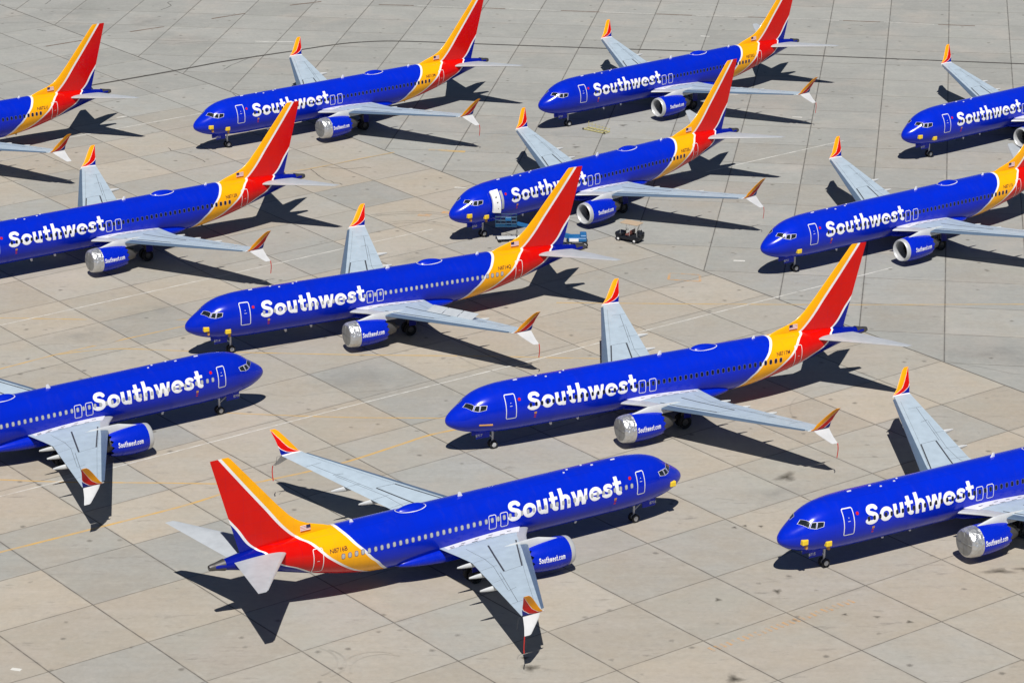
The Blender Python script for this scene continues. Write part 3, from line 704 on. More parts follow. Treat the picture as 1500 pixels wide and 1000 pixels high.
def make_plane(num, px, py, deg, reg, blind, cov, probes, label):
    r = empty('airplane', (px, py, 0), R(deg), label, 'airplane', 'blue airliners parked on the concrete apron')
    f = link('fuselage', P['fuselage'], r); L = lambda n, k, p=r: link(n, P[k], p)
    L('wing_fairing', 'wing_fairing'); L('tail_fin', 'tail_fin'); L('tail_exhaust', 'tail_exhaust')
    d = L('satcom_dome', 'satcom_dome'); L('dome_edge', 'dome_edge', d)
    for k in range(2): L('antenna', 'antenna%d' % k)
    for k in range(5): L('antenna', 'sensor%d' % k)
    for k in range(3): L('belly_antenna', 'belly%d' % k)
    ng = L('nose_gear', 'nstrut')
    open_door = (num == 6)
    for s, t in ((-1, 'p'), (1, 's')):
        for me, fr in zip(P['win_' + ('b' if blind else 'd') + t], P['surround' + t]): link('window_frame', fr, link('cabin_window', me, r))
        if not (open_door and s < 0): L('cabin_door', 'fdoor' + t)
        L('rear_door', 'adoor' + t); L('emergency_exit', 'exit0' + t); L('emergency_exit', 'exit1' + t)
        L('red_emblem', 'heart' + t, f); L('placard', 'placard' + t, f)
        L('sensor_cover', 'port_cover' + t)
        for k in range(3):
            c = L('cockpit_window', 'cockpit%d%s' % (k, t)); L('window_frame', 'cframe%d%s' % (k, t), c)
        L('airline_name', 'title' + t)
        fl = L('flag', 'flag' + t); L('flag_stripes', 'fstripe' + t, fl); L('flag_canton', 'fcanton' + t, fl)
        w = L('wing', 'wing' + t); L('leading_edge_slat', 'slat' + t, w); L('inboard_leading_edge', 'krueger' + t, w); L('panel_gap', 'gaps' + t, w); L('root_walkway', 'walk' + t, w); L('walkway_marks', 'walkmarks' + t, w)
        for k in range(3): L('flap_track_fairing', 'track%d%s' % (k, t), w)
        L('wing_tip', 'tipblend' + t, w); (L('static_wick', 'wick' + t, w) if num == 11 else None)
        if num == 8: L('raised_spoiler', 'spoilers' + t, w) if s < 0 else None
        wl = L('winglet', 'winglet' + t); lw = L('lower_winglet', 'lowlet' + t)
        if num in (3, 5, 6, 8, 9, 11, 2): L('warning_streamer', 'streamer' + t, lw)
        st = L('horizontal_stabilizer', 'stab' + t); L('stabilizer_leading_edge', 'stable' + t, st)
        e = L('engine', 'engine' + t); L('inlet_lip', 'lip' + t, e); L('inlet_duct', 'duct' + t, e); L('fan', 'fan' + t, e); L('spinner', 'spinner' + t, e)
        L('exhaust_nozzle', 'nozzle' + t, e); L('web_address', 'addr' + t, e)
        if cov: L('engine_cover', 'wrap' + t, e); L('cover_face', 'wrapface' + t, e)
        L('engine_pylon', 'pylon' + t)
        mg = L('main_gear', 'mstrut' + t); L('gear_door', 'mdoor' + t, mg)
        for k in range(2): L('wheel', 'mwheel%d%s' % (k, t), mg); L('wheel_hub', 'mhub%d%s' % (k, t), mg)
        L('wheel', 'nwheel' + t, ng); L('wheel_hub', 'nhub' + t, ng); nd = L('gear_door', 'ndoor' + t, ng)
        # covers on the nose
        if probes in (2, 3):
            for k in range(2):
                c = L('probe_cover', 'cover%d%s' % (k, t))
                if probes == 2: L('cover_strap', 'strap%d%s' % (k, t), c)
        elif probes == 1: L('probe_cover', 'cover1' + t)
        elif probes == 4: L('probe_sleeve', 'bar' + t)
        elif probes == 5: L('probe_cover', 'cover0' + t)
        # registration
        vs, fs, w_ = text_mesh(reg, .36)
        link('registration', on_skin(vs, fs, 29.66, 4.24, 1.36/w_, 1.0, s, .012, w_).mesh('registration', M['text'], smooth=False), r)
        vs, fs, w_ = text_mesh(reg[1:5], .24); b = MB()
        b.add([((2.45 + u*.6/w_) if s < 0 else (2.45 + (w_-u)*.6/w_), s*.447, 1.33 + v*.9) for u, v in vs], fs)
        link('registration', b.mesh('door_number', M['white'], smooth=False), ng)
    if open_door:
        b = MB(); fill_patch(b, 4.5, 5.43, 2.95, 4.9, .14, .010, -1); o = link('doorway', b.mesh('doorway', M['dark'], smooth=False), r)  # flat dark sheet on the skin, cabin shade painted as colour
        b = MB(); quad_patch(b, [(5.08, th_z(5.08, 3.05)), (5.38, th_z(5.38, 3.05)), (5.36, th_z(5.36, 4.8)), (5.06, th_z(5.06, 4.8))], 4, 8, .03, -1); link('galley_panel', b.mesh('galley_panel', M['galley']), o)
        # the door itself swung forward, its white lining outwards
        b = MB(); vs = []; nz = 10
        for off in (.16, .34):
            for j in range(nz+1):
                z = 3.04 + 1.76*j/nz
                for i in range(5):
                    x = 3.86 + .68*i/4; vs.append(skin(x, z, off + .30*(i/4), -1))
        q = (nz+1)*5; fs = []
        for j in range(nz):
            for i in range(4):
                a = j*5+i; fs += [(a, a+5, a+6, a+1), (q+a, q+a+1, q+a+6, q+a+5)]
        for j in range(nz): fs += [(j*5, q+j*5, q+j*5+5, j*5+5), (j*5+4, j*5+9, q+j*5+9, q+j*5+4)]
        for i in range(4): fs += [(i, i+1, q+i+1, q+i), (nz*5+i, q+nz*5+i, q+nz*5+i+1, nz*5+i+1)]
        b.add(vs, fs); dr = link('cabin_door', b.mesh('open_door', M['white'], angle=30), r); dr['label'] = 'open door swung forward with its white lining outwards'
        b = MB()
        for x, z in ((4.2, 4.3), (4.28, 3.9), (4.35, 3.4)): p = skin(x, z, .50, -1); box(b, p[0]-.09, p[0]+.09, p[1]-.04, p[1]+.04, p[2]-.05, p[2]+.05, .015)
        link('handle', b.mesh('handle', M['black'], smooth=False), dr)
    return r
for a in PLANES: make_plane(*a)

# ------------------------------------------------------------------ the apron
A37 = R(37)
def concrete_group():
    g = bpy.data.node_groups.new('apron_concrete', 'ShaderNodeTree')
    g.interface.new_socket('Color', in_out='OUTPUT', socket_type='NodeSocketColor')
    g.interface.new_socket('Height', in_out='OUTPUT', socket_type='NodeSocketFloat')
    out = g.nodes.new('NodeGroupOutput'); b = NB(g)
    geo = g.nodes.new('ShaderNodeNewGeometry').outputs['Position']     # world position: the sheet and the paint on it share one pattern
    x, y, _ = b.sep(geo)
    wob = b.noise(geo, .35, 3); wx = b.m('MULTIPLY', b.m('SUBTRACT', wob, .5), .10)
    def lin(cx, cy, k): return b.m('ADD', b.m('ADD', b.m('MULTIPLY', x, cx), b.m('MULTIPLY', y, cy)), k)
    c, s = math.cos(A37)/7.62, math.sin(A37)/7.62
    Ua = b.m('ADD', lin(c, s, .4301), b.m('MULTIPLY', wx, .12)); Va = b.m('ADD', lin(-s, c, .1797), b.m('MULTIPLY', wx, .12))
    Ub = lin(.9895/7.6, -.1444/7.6, 4.6/7.6); Vb = lin(.1444/7.63, .9895/7.63, -238.8/7.63)
    side = b.m('GREATER_THAN', Ua, 23.0)
    def pick(a, c_): return b.m('ADD', b.m('MULTIPLY', a, b.m('SUBTRACT', 1.0, side)), b.m('MULTIPLY', c_, side))
    U = pick(Ua, Ub); V = pick(Va, Vb)
    def joint(q, w): 
        f = b.m('ABSOLUTE', b.m('SUBTRACT', b.m('FRACT', b.m('ADD', q, .5)), .5))     # distance to nearest joint in slabs
        return b.m('SUBTRACT', 1.0, b.ramp(f, w*.55, w), clamp=True), f
    ju, fu = joint(U, .0095); jv, fv = joint(V, .0080)
    cell = b.comb(b.m('FLOOR', U), b.m('FLOOR', V), side)
    wv, wc = b.white(cell)
    r1, r2, r3 = b.sep(wc)
    tan = (.408, .358, .290); grey = (.318, .318, .298)
    n_big = b.noise(geo, .035, 4); n_mid = b.noise(geo, .22, 6, .62); n_fine = b.noise(geo, 2.0, 6, .75)
    gsel = b.m('ADD', b.m('MULTIPLY', b.m('POWER', r1, 2.0), .38), b.m('ADD', b.m('MULTIPLY', b.m('ADD', n_big, b.m('SUBTRACT', n_mid, .5)), .62), b.m('MULTIPLY', side, .28)))
    gsel = b.m('ADD', gsel, b.ramp(y, 300, 400))
    col = b.mix(b.ramp(gsel, .22, .72), tan, grey)
    val = b.m('ADD', .92, b.m('MULTIPLY', r2, .15))
    val = b.m('MULTIPLY', val, b.m('ADD', .82, b.m('MULTIPLY', n_mid, .36)))
    val = b.m('MULTIPLY', val, b.m('ADD', .80, b.m('MULTIPLY', n_fine, .40)))
    # sweeping streaks along the lie of the slabs
    vm = g.nodes.new('ShaderNodeMapping'); vm.inputs['Rotation'].default_value = (0, 0, -A37*.55); vm.inputs['Scale'].default_value = (.10, 1.1, 1)
    g.links.new(geo, vm.inputs['Vector']); st = b.noise(vm.outputs[0], 1.0, 5, .65)
    val = b.m('MULTIPLY', val, b.m('ADD', .90, b.m('MULTIPLY', st, .20)))
    hsv = b.mix(1.0, col, (1, 1, 1)); 
    mul = g.nodes.new('ShaderNodeVectorMath'); mul.operation = 'SCALE'; g.links.new(col, mul.inputs[0]); g.links.new(val, mul.inputs['Scale'])
    col = mul.outputs[0]
    # pinkish and greenish weathering
    n_hue = b.noise(geo, .11, 3)
    col = b.mix(b.m('MULTIPLY', b.ramp(n_hue, .52, .75), .22), col, (.46, .36, .29))
    n_g = b.noise(geo, .17, 5, .6, out=0); n_g2 = b.noise(geo, .55, 5, .65)
    col = b.mix(b.m('MULTIPLY', b.ramp(n_g, .50, .72), .30), col, (.345, .355, .315))
    col = b.mix(b.m('MULTIPLY', b.ramp(n_g2, .55, .75), .35), col, (.44, .41, .36))
    col = b.mix(b.m('MULTIPLY', b.ramp(b.noise(geo, .8, 6, .7), .56, .74), .30), col, (.25, .245, .235))
    # scattered small dark spots, rubber and drips
    vo = g.nodes.new('ShaderNodeTexVoronoi'); vo.inputs['Scale'].default_value = .55; g.links.new(geo, vo.inputs['Vector'])
    vr = b.sep(vo.outputs['Color'])[0]
    spot = b.m('MULTIPLY', b.m('GREATER_THAN', vr, .62), b.m('SUBTRACT', 1.0, b.ramp(b.m('ADD', vo.outputs['Distance'], b.m('MULTIPLY', b.m('SUBTRACT', n_fine, .5), .22)), .05, .16)))
    col = b.mix(b.m('MULTIPLY', spot, .68), col, (.12, .11, .095))
    vm2 = g.nodes.new('ShaderNodeMapping'); vm2.inputs['Rotation'].default_value = (0, 0, -.25); vm2.inputs['Scale'].default_value = (.22, .9, 1)
    g.links.new(geo, vm2.inputs['Vector']); sc = b.noise(vm2.outputs[0], 1.5, 6, .75)
    scuff = b.m('MULTIPLY', b.ramp(sc, .57, .70), b.ramp(n_mid, .42, .60))
    col = b.mix(b.m('MULTIPLY', scuff, .70), col, (.17, .155, .135))
    # darker edge along the joints, then the joints themselves with broken filler
    edge = b.m('SUBTRACT', 1.0, b.ramp(b.m('MINIMUM', fu, fv), 0.0, .05), clamp=True)
    col = b.mix(b.m('MULTIPLY', edge, b.m('MULTIPLY', b.ramp(n_mid, .35, .65), .28)), col, (.20, .18, .155))
    halo = b.m('MULTIPLY', b.m('SUBTRACT', 1.0, b.ramp(b.m('ABSOLUTE', b.m('SUBTRACT', b.m('MINIMUM', fu, fv), .028)), .0, .022), clamp=True), b.ramp(n_g2, .45, .62))
    col = b.mix(b.m('MULTIPLY', halo, .30), col, (.47, .45, .40))
    brk = b.ramp(b.noise(geo, .9, 4), .30, .55)
    lineU = b.m('MULTIPLY', ju, b.m('ADD', .62, b.m('MULTIPLY', brk, .38)))
    lineV = b.m('MULTIPLY', jv, b.m('ADD', .42, b.m('MULTIPLY', brk, .40)))
    ln = b.m('MAXIMUM', lineU, lineV)
    bd = b.m('SUBTRACT', 1.0, b.ramp(b.m('ABSOLUTE', b.m('SUBTRACT', Ua, 23.0)), .009, .014), clamp=True)
    ln = b.m('MAXIMUM', ln, bd)
    col = b.mix(b.m('MULTIPLY', ln, .70), col, (.06, .055, .048))
    g.links.new(col, out.inputs['Color'])
    g.links.new(b.m('SUBTRACT', b.m('MULTIPLY', n_fine, .3), ln), out.inputs['Height'])
    return g
CG = concrete_group()
def ground_mat():
    m, nt, p = new_mat('apron_concrete'); g = nt.nodes.new('ShaderNodeGroup'); g.node_tree = CG
    nt.links.new(g.outputs[0], p.inputs['Base Color']); p.inputs['Roughness'].default_value = .85; p.inputs['Specular IOR Level'].default_value = .25
    bp = nt.nodes.new('ShaderNodeBump'); bp.inputs['Strength'].default_value = .35; bp.inputs['Distance'].default_value = .02
    nt.links.new(g.outputs[1], bp.inputs['Height']); nt.links.new(bp.outputs[0], p.inputs['Normal'])
    return m
def marking(name, col, amount, scale=.8, lo=.35, hi=.6, soft=False):
    """worn paint or stain over the same concrete"""
    m, nt, p = new_mat(name); b = NB(nt); g = nt.nodes.new('ShaderNodeGroup'); g.node_tree = CG
    geo = nt.nodes.new('ShaderNodeNewGeometry').outputs['Position']
    f = b.m('MULTIPLY', b.ramp(b.noise(geo, scale, 6, .7), lo, hi), amount)
    if soft:
        uv = b.sep(b.coord('UV')); f = b.m('MULTIPLY', f, b.ramp(b.m('ADD', uv[0], b.m('MULTIPLY', b.m('SUBTRACT', b.noise(geo, 1.6, 5, .7), .5), .7)), .15, .95)); f = b.m('MULTIPLY', f, b.ramp(uv[0], .03, .3))
    nt.links.new(b.mix(f, g.outputs[0], col), p.inputs['Base Color']); p.inputs['Roughness'].default_value = .8; p.inputs['Specular IOR Level'].default_value = .25
    return m
GM = ground_mat()
b = MB(); b.smooth = False
b.add([(-3000, -600, 0), (3000, -600, 0), (3000, 5000, 0), (-3000, 5000, 0)], [(0, 1, 2, 3)])
o = link('ground', b.mesh('ground', GM)); o['kind'] = 'structure'
MK = dict(yel=marking('worn_yellow_paint', (.60, .36, .09), .85, .55, .22, .60), faint=marking('faint_yellow_paint', (.56, .36, .11), .78, .4, .26, .58), white=marking('worn_white_paint', (.66, .65, .61), .88, .7, .28, .58),
          orange=marking('worn_orange_paint', (.58, .30, .10), .85, 1.6, .40, .62), tar=marking('tar_seam', (.045, .04, .035), .9, .6, .15, .45), slot=marking('rusty_drain_slot', (.14, .09, .065), .9, .9, .2, .5), crack=marking('pavement_crack', (.06, .055, .05), .85, 1.2, .2, .5),
          oil=marking('oil_stain', (.055, .048, .036), .95, .7, .1, .4, True), rub=marking('tyre_rubber_mark', (.17, .16, .145), .42, .35, .35, .7))
LAY = [.004]
def ribbon(name, pts, w, mk, label=None):
    pts = [Vector((p[0], p[1], 0)) for p in pts]
    # refine
    q = [pts[0]]
    for a, c in zip(pts[:-1], pts[1:]):
        n = max(1, int((c-a).length/2.5)); q += [a.lerp(c, k/n) for k in range(1, n+1)]
    vs = []
    for i, p in enumerate(q):
        d = (q[min(i+1, len(q)-1)] - q[max(i-1, 0)]).normalized(); nrm = Vector((-d.y, d.x, 0)) * w/2
        vs += [p + nrm, p - nrm]
    z = LAY[0]; LAY[0] = .004 + ((LAY[0] - .004 + .0004) % .012)
    b = MB(); b.smooth = False; b.add([(v.x, v.y, z) for v in vs], [(2*i, 2*i+1, 2*i+3, 2*i+2) for i in range(len(q)-1)])
    o = link(name, b.mesh(name, MK[mk])); o['kind'] = 'structure'; return o
def smooth_pts(p, n=6): return crom([tuple(q) for q in p], n)
# guide lines
ribbon('taxiway_line', smooth_pts([(-48, 188.0), (-37.66, 195.19), (-30.63, 200.08), (-24.71, 204.31), (-20.5, 208.2), (-16.35, 210.73), (-13.0, 213.1), (-9.02, 216.71), (-6.65, 218.84), (-3.5, 220.6)]), .28, 'yel')
ribbon('taxiway_line', smooth_pts([(-46, 209.6), (-40.0, 209.21), (-34.87, 208.74), (-27.24, 208.53), (-21.8, 208.35), (-19.2, 209.0)]), .22, 'yel')
ribbon('taxiway_line', smooth_pts([(-56, 248.5), (-46.54, 248.12), (-36.54, 247.58), (-29.36, 247.6), (-20, 247.4)]), .22, 'faint')
ribbon('taxiway_line', smooth_pts([(-52, 228.5), (-44.28, 234.66), (-39.99, 238.3), (-35.73, 241.44), (-29.55, 245.9), (-22, 251.5)]), .19, 'yel')
ribbon('taxiway_line', smooth_pts([(-39.97, 238.25), (-37.4, 239.2), (-34.31, 239.75), (-28.58, 239.12), (-14.9, 238.15), (-2.75, 237.7), (7.58, 237.03), (20, 236.4)]), .22, 'faint')
ribbon('taxiway_line', smooth_pts([(-24.0, 223.84), (-14.09, 222.79), (-5.65, 222.55), (2, 221.8)]), .18, 'yel')
ribbon('taxiway_line', smooth_pts([(4, 252.3), (15.72, 251.9), (30.65, 251.62), (47.13, 251.68), (60, 251.6)]), .22, 'faint')
ribbon('taxiway_line', smooth_pts([(-26, 295.2), (-21.82, 297.02), (-16.3, 301.11), (-12.9, 303.55)]), .22, 'faint')
ribbon('white_line', [(-60, 190.4), (-39.46, 205.89), (-34.0, 209.9), (-14.21, 224.95), (2.11, 236.9), (13.0, 245.3), (27.66, 256.2), (36.3, 262.7)], .15, 'white')
ribbon('white_line', [(-62, 234.1), (-46.2, 246.13), (-16.67, 268.76), (-8, 275.2)], .15, 'white')
ribbon('white_line', [(20.5, 295.6), (23.76, 298.2), (36.51, 308.03)], .17, 'white')
ribbon('white_line', [(-52, 307.6), (-44.17, 313.53), (-33.0, 322.0)], .18, 'white')
ribbon('white_line', [(-42.06, 355.93), (-32.69, 355.09), (-27.51, 354.75)], .30, 'white')
for a, c in (((23.78, 357.68), (24.94, 357.43)), ((31.8, 318.18), (32.9, 317.95)), ((21.25, 264.9), (22.35, 264.75)), ((-6.1, 290.0), (-4.88, 289.6)), ((-33.75, 175.6), (-33.05, 175.4)), ((-45.1, 318.1), (-44.0, 318.8)), ((25.4, 328.5), (26.4, 328.3)), ((-3.6, 264.3), (-2.6, 264.9))):
    ribbon('white_line', [a, c], .38, 'white')
q = [(14.93, 261.05), (17.75, 260.48), (17.63, 258.49), (14.67, 259.06)]
for k in range(4): ribbon('parking_box_line', [q[k], q[(k+1) % 4]], .24, 'orange')
for p in ((-9.6, 280.2), (-7.2, 281.0)): ribbon('parking_box_line', [p, (p[0]+1.3, p[1]-.35)], .8, 'orange')
ribbon('parking_box_line', [(-9.2, 304.5), (-5.2, 303.7)], .7, 'faint')
# hatched band along one joint
d = Vector((math.cos(A37), math.sin(A37)))
for k in range(26):
    p = Vector((13.3, 178.75)) + d*(k*.52); ribbon('hatched_line', [(p.x, p.y), (p.x + .42, p.y - .50)], .22, 'orange')
# tar seams, slots and cracks
th = [(-90, 301.5), (-70, 317.5), (-48.74, 333.9), (-39.76, 340.94), (-35.15, 344.74), (-27.65, 349.7), (-25.55, 351.14), (-21.44, 353.72), (-17.15, 355.0), (-12.76, 354.9), (-4.27, 353.55), (11.07, 351.17), (21.14, 349.76), (32.53, 348.0), (62.28, 342.9), (120, 333)]
ribbon('pavement_seam', smooth_pts(th, 4), .46, 'tar')
sl = [(-58.36, 352.54, -54.38, 355.6), (-48.81, 360.34, -44.77, 363.14), (-39.11, 367.6, -35.06, 370.71), (-29.5, 375.4, -25.5, 377.6), (-17.75, 375.7, -13.12, 375.17), (-5.89, 374.0, -.98, 373.2), (6.34, 372.12, 11.35, 371.3), (18.75, 370.1, 23.41, 369.3), (30.63, 368.3, 34.81, 367.7), (42.77, 366.15, 47.49, 365.38), (54.75, 363.9, 59.36, 363.1)]
for a in sl: ribbon('drain_slot', [(a[0], a[1]), (a[2], a[3])], .34, 'slot')
for a, c in zip(sl[4:-1], sl[5:]): ribbon('white_line', [(a[2]+.5, a[3]-.05), (c[0]-.5, c[1]+.05)], .16, 'white')
for pts in ([(-21.6, 297.1), (-20.53, 294.44), (-19.19, 292.29), (-17.92, 291.02)], [(-37.9, 305.6), (-36.75, 303.74), (-34.61, 302.19), (-33.12, 299.67)], [(-61.7, 379.6), (-62.21, 374.99), (-63.9, 372.8)], [(-45.19, 377.93), (-46.0, 377.11), (-45.3, 375.07), (-46.6, 371.85)], [(-31.6, 347.7), (-33.6, 344), (-35, 340.5)], [(-27, 296.7), (-25.4, 295.6), (-24.3, 294.9)], [(-32.8, 329), (-31.5, 326.2), (-30, 324.8)], [(-61, 361.5), (-59.5, 360.7)], [(-20.3, 298), (-17.6, 297.2), (-15.2, 297.6)]):
    j = [(x + random.uniform(-.12, .12), y + random.uniform(-.25, .25)) for x, y in smooth_pts(pts, 3)]
    ribbon('pavement_crack', j, .10, 'crack')
def arc_pts(cx, cy, r, a0, a1, n=16): return [(cx + r*math.cos(R(a0+(a1-a0)*k/n)), cy + r*math.sin(R(a0+(a1-a0)*k/n))) for k in range(n+1)]
for r in (5.0, 5.6, 8.2, 8.8): ribbon('tyre_mark', arc_pts(-10.0, 272.5, r, 10, 120), .22, 'rub')
for cx, cy, r, a0, a1 in ((-14.5, 176.5, 2.6, -50, 60), (-13.9, 176.3, 2.6, -50, 60), (-9.3, 176.0, 2.2, 60, 200), (-8.8, 175.6, 2.2, 60, 200), (6, 243, 12, 200, 290), (30, 224, 7, 70, 190), (8, 236, 9, 20, 120), (-2.5, 196, 6, 200, 300)): ribbon('tyre_mark', arc_pts(cx, cy, r, a0, a1), .16, 'rub')
# oil stains
MK['smudge'] = marking('dark_worn_patch', (.17, .168, .16), .55, .35, .3, .65, True)
def stain(cx, cy, rx, ry, rot, mk='oil'):
    b = MB(); b.smooth = False; n = 24; b.uv = []; vs = []; z = LAY[0]; LAY[0] = .004 + ((LAY[0] - .004 + .0004) % .012)
    for k in range(n):
        a = 2*PI*k/n; q = 1 + .25*math.sin(3*a+cx) + .12*random.uniform(-1, 1); x, y = rx*q*math.cos(a), ry*q*math.sin(a)
        vs.append((cx + x*math.cos(rot) - y*math.sin(rot), cy + x*math.sin(rot) + y*math.cos(rot), z)); b.uv.append((0, 0))
    vs.append((cx, cy, z)); b.uv.append((1, 0)); b.add(vs, [(k, (k+1) % n, n) for k in range(n)])
    o = link('oil_stain', b.mesh('oil_stain', MK[mk])); o['kind'] = 'structure'
for a in ((21.4, 209.64, 1.0, 1.5, -.5), (35.2, 191.5, 1.6, .7, .1), (37.4, 191.9, 1.5, .55, .1), (18.8, 188.04, .42, .62, 0), (14.72, 173.92, .8, .9, 0), (27.56, 182.89, .35, .35, 0), (14.48, 186.61, .35, .4, 0), (1.11, 175.65, .85, .8, .3), (.8, 177.2, .5, .4, .3), (6.9, 305.5, .6, .5, 0), (12.4, 314.6, .7, .5, 0), (23.2, 184.1, .3, .3, 0), (25.4, 183.7, .35, .3, 0), (16.6, 199.6, .25, .3, 0), (17.4, 199.9, .25, .3, 0), (18.6, 199.8, .25, .3, 0)): stain(*a)

for a in ((-58, 372, 9, 7, .5), (-47, 366, 7, 6, .3), (-42, 357, 8, 3.5, -.2), (-24, 331, 5, 3, .4), (-33, 250, 6, 3, .6), (-14, 232, 6, 3.5, .5), (-38, 243.5, 5, 2.5, .6), (13, 292, 6, 3, 0), (42, 238, 6, 4, -.2), (20, 206, 4, 2.5, .5), (-9, 266, 5, 3, .4)): stain(*a, 'smudge')
# ------------------------------------------------------------------ ground equipment
def golf_cart(x, y, rz):
    r = empty('golf_cart', (x, y, 0), rz, 'dark golf cart with thin posts and a beige canopy on the bare concrete', 'golf cart')
    b = MB(); box(b, -1.35, 1.25, -.58, .58, .28, .50, .05); box(b, .62, 1.38, -.55, .55, .46, .84, .10); box(b, -1.42, -.1, -.58, .58, .48, .70, .06); link('body', b.mesh('body', M['navy'], smooth=False), r)
    for yy in (-1, 1):
        for xx in (-.92, .92):
            b = MB(); wheel(b, xx, yy*.54, .24, .24, .18, 16); w = link('wheel', b.mesh('wheel', M['tyre']), r)
            b = MB(); hub(b, xx, yy*.54, .24, .13, .17, 10); link('wheel_hub', b.mesh('wheel_hub', M['white']), w)
    for xx in (-.85, -.05):
        b = MB(); box(b, xx-.25, xx+.25, -.52, .52, .66, .80, .05); box(b, xx-.34, xx-.22, -.52, .52, .78, 1.18, .05); link('seat', b.mesh('seat', M['seat'] if xx > -.5 else M['black'], smooth=False), r)
    b = MB()
    for xx, x2 in ((.78, .60), (-.32, -.32), (-1.2, -1.1)):
        for yy in (-.52, .52): tube(b, [(xx, yy, .6), (x2, yy, 1.88)], .014, 6)
    link('posts', b.mesh('posts', M['fairing']), r)
    b = MB(); box(b, -1.25, .75, -.62, .62, 1.86, 1.94, .035); link('canopy', b.mesh('canopy', M['canvas'], smooth=False), r)
    b = MB(); tube(b, [(.62, -.25, .8), (.42, -.25, 1.05)], .03, 6)
    tube(b, [(.40 + .16*math.cos(a)*.5, -.25 + .16*math.sin(a), 1.06 + .08*math.cos(a)) for a in np.linspace(0, 2*PI, 13)], .016, 6); link('steering_wheel', b.mesh('steering_wheel', M['black']), r)
    b = MB(); tube(b, [(-1.0, 0, 1.2), (-1.38, 0, .8)], .16, 8); box(b, -1.5, -1.15, -.45, -.1, .7, 1.05, .05); box(b, -1.5, -1.15, .05, .45, .7, 1.0, .05); link('rear_basket', b.mesh('rear_basket', M['navy'], smooth=False), r)
golf_cart(11.45, 271.3, R(146))

def stand():
    r = empty('work_stand', (9.35, 312.2, 0), R(-40), 'low yellow steel stand with a row of upright bars, on the concrete by an airliner', 'stand')
    b = MB(); box(b, -1.55, 1.55, -.5, -.42, .05, .15, .02); box(b, -1.55, 1.55, .42, .5, .05, .15, .02)
    for k in range(7): box(b, -1.5 + .5*k-.03, -1.5 + .5*k+.03, -.46, .46, .055, .13, .015)
    link('base_frame', b.mesh('base_frame', M['standyellow'], smooth=False), r)
    for k in range(7):
        b = MB(); x = -1.5 + .5*k; h = .75 - .05*k; tube(b, [(x, .46, .12), (x, .46, h), (x + .14, .46, h+.06)], .028, 6); link('upright', b.mesh('upright', M['standyellow']), r)
    b = MB(); tube(b, [(-1.5, .46, .55), (1.5, .46, .36)], .025, 6); link('rail', b.mesh('rail', M['standyellow']), r)
    for xx in (-1.5, 1.5):
        b = MB(); wheel(b, xx, -.5, .12, .12, .08, 12); link('wheel', b.mesh('wheel', M['tyre']), r)
stand()

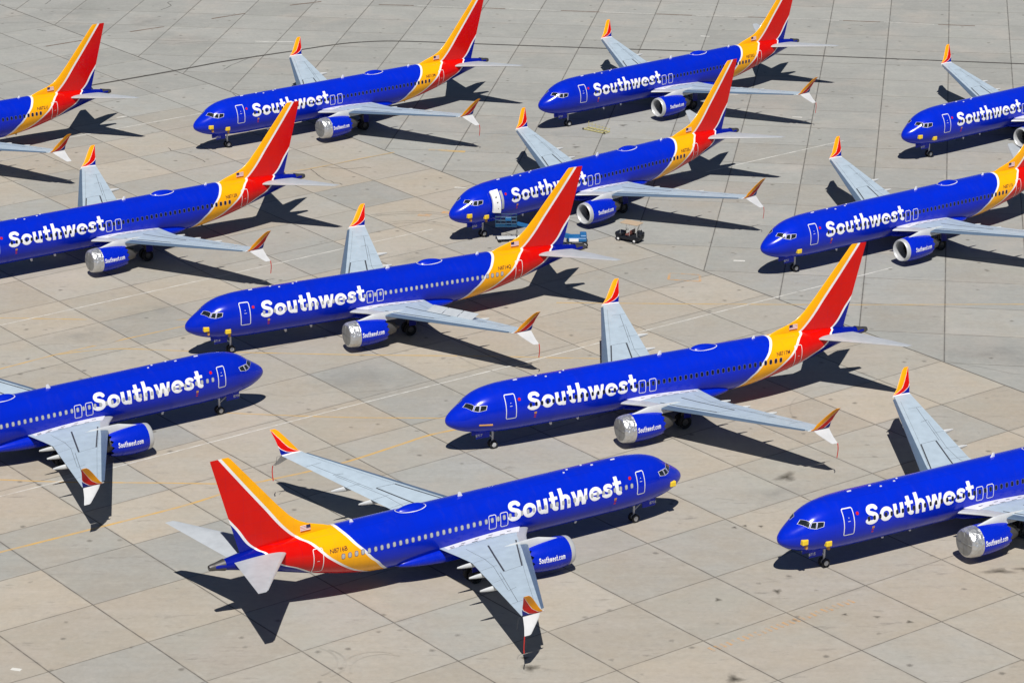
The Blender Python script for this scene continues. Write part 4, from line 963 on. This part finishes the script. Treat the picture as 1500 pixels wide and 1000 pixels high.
def boom_lift():
    r = empty('boom_lift', (6.25, 269.6, 0), 0, 'blue boom lift behind the red tail, its arm reaching the open door', 'lift')
    # base seen right of the fin
    b = MB(); box(b, -1.0, 1.0, -.7, .7, .28, .58, .06); link('chassis', b.mesh('chassis', M['dark'], smooth=False), r)
    b = MB(); box(b, -.85, .95, -.7, .7, .6, 1.02, .08); box(b, .30, .95, -.68, .68, .98, 1.28, .08); link('turret', b.mesh('turret', M['liftblue'], smooth=False), r)
    b = MB(); box(b, -.75, .15, -.74, -.71, .66, .96, .01); link('side_panel', b.mesh('side_panel', M['white'], smooth=False), r)
    for xx in (-.7, .75):
        for yy in (-.75, .75):
            b = MB(); wheel(b, xx, yy, .33, .33, .26, 18); w = link('wheel', b.mesh('wheel', M['tyre']), r); b = MB(); hub(b, xx, yy, .33, .17, .22, 12); link('wheel_hub', b.mesh('wheel_hub', M['fairing']), w)
    B0 = Vector((-.3, .1, .85)); B1_ = Vector((-5.8, 1.5, 1.85))
    def arm(a, c, w):
        b = MB(); d = (c-a).normalized(); sx = d.cross(Vector((0, 0, 1))).normalized()*w; up = Vector((0, 0, w)); vs = []
        for p in (a, c): vs += [p-sx-up, p+sx-up, p+sx+up, p-sx+up]
        b.add(vs, [(0, 1, 5, 4), (1, 2, 6, 5), (2, 3, 7, 6), (3, 0, 4, 7), (3, 2, 1, 0), (4, 5, 6, 7)]); return b
    m = B0.lerp(B1_, .5)
    link('boom', arm(B0, m, .20).mesh('boom', M['liftblue'], smooth=False), r); link('boom', arm(m, B1_, .15).mesh('boom_tip', M['liftblue'], smooth=False), r)
    b = MB(); c = Vector((-6.9, 1.75, 1.55)); X, Y, Z = 1.05, .45, 1.1
    box(b, c.x-X, c.x+X, c.y-Y, c.y+Y, c.z, c.z+.06, .01)
    for h in (.35, .7, 1.05):
        tube(b, [(c.x-X, c.y-Y, c.z+h), (c.x+X, c.y-Y, c.z+h), (c.x+X, c.y+Y, c.z+h), (c.x-X, c.y+Y, c.z+h), (c.x-X, c.y-Y, c.z+h)], .03, 6)
    for k in range(5):
        for yy in (-Y, Y): tube(b, [(c.x-X+.52*k, c.y+yy, c.z), (c.x-X+.5*k, c.y+yy, c.z+Z)], .028, 6)
    link('basket', b.mesh('basket', M['railblue']), r)
    b = MB(); box(b, c.x-.1, c.x+.5, c.y-Y-.05, c.y-Y+.12, c.z+.62, c.z+1.0, .04); link('control_box', b.mesh('control_box', M['liftblue'], smooth=False), r)
boom_lift()
def trolley():
    r = empty('trolley', (-.55, 271.2, 0), R(8), 'low flat steel trolley in front of the blue lift basket', 'trolley')
    b = MB(); box(b, -1.0, .9, -.45, .45, .34, .40, .01)
    for k in range(5): box(b, -.95+.4*k, -.85+.4*k, -.45, .45, .40, .43, .01)
    link('deck', b.mesh('deck', M['fairing'], smooth=False), r)
    b = MB(); tube(b, [(.9, -.4, .4), (1.0, -.4, 1.0), (1.0, .4, 1.0), (.9, .4, .4)], .025, 6); link('handle', b.mesh('handle', M['dark']), r)
    for xx in (-.8, .7):
        for yy in (-.4, .4): b = MB(); wheel(b, xx, yy, .16, .16, .1, 14); link('wheel', b.mesh('wheel', M['tyre']), r)
trolley()

# ------------------------------------------------------------------ light, sky, camera
w = bpy.data.worlds.new('World'); S.world = w; w.use_nodes = True; nt = w.node_tree
sky = nt.nodes.new('ShaderNodeTexSky'); sky.sky_type = 'NISHITA'; sky.sun_disc = False
sky.sun_elevation = R(57); sky.sun_rotation = R(180); sky.altitude = 900; sky.air_density = .7; sky.dust_density = 0.0; sky.ozone_density = 2.0
bg = nt.nodes['Background']; bg.inputs['Strength'].default_value = .05; nt.links.new(sky.outputs[0], bg.inputs['Color'])
sl_ = bpy.data.lights.new('sun', 'SUN'); sl_.energy = 5.0; sl_.angle = R(.5); sl_.color = (1, .965, .91)
so = bpy.data.objects.new('sun', sl_); COL.objects.link(so); so.rotation_euler = (R(33), 0, 0); so.location = (0, 150, 120)
cam = bpy.data.cameras.new('camera'); cam.sensor_width = 36; cam.lens = 4227.975/1500*36; cam.clip_end = 8000; cam.clip_start = 1
co = bpy.data.objects.new('camera', cam); COL.objects.link(co); co.location = (0, 0, 85.1957); co.rotation_euler = (R(90-19.4274), R(.0636), 0)
S.camera = co
S.view_settings.view_transform = 'Standard'; S.view_settings.look = 'None'; S.view_settings.exposure = 0; S.view_settings.gamma = 1
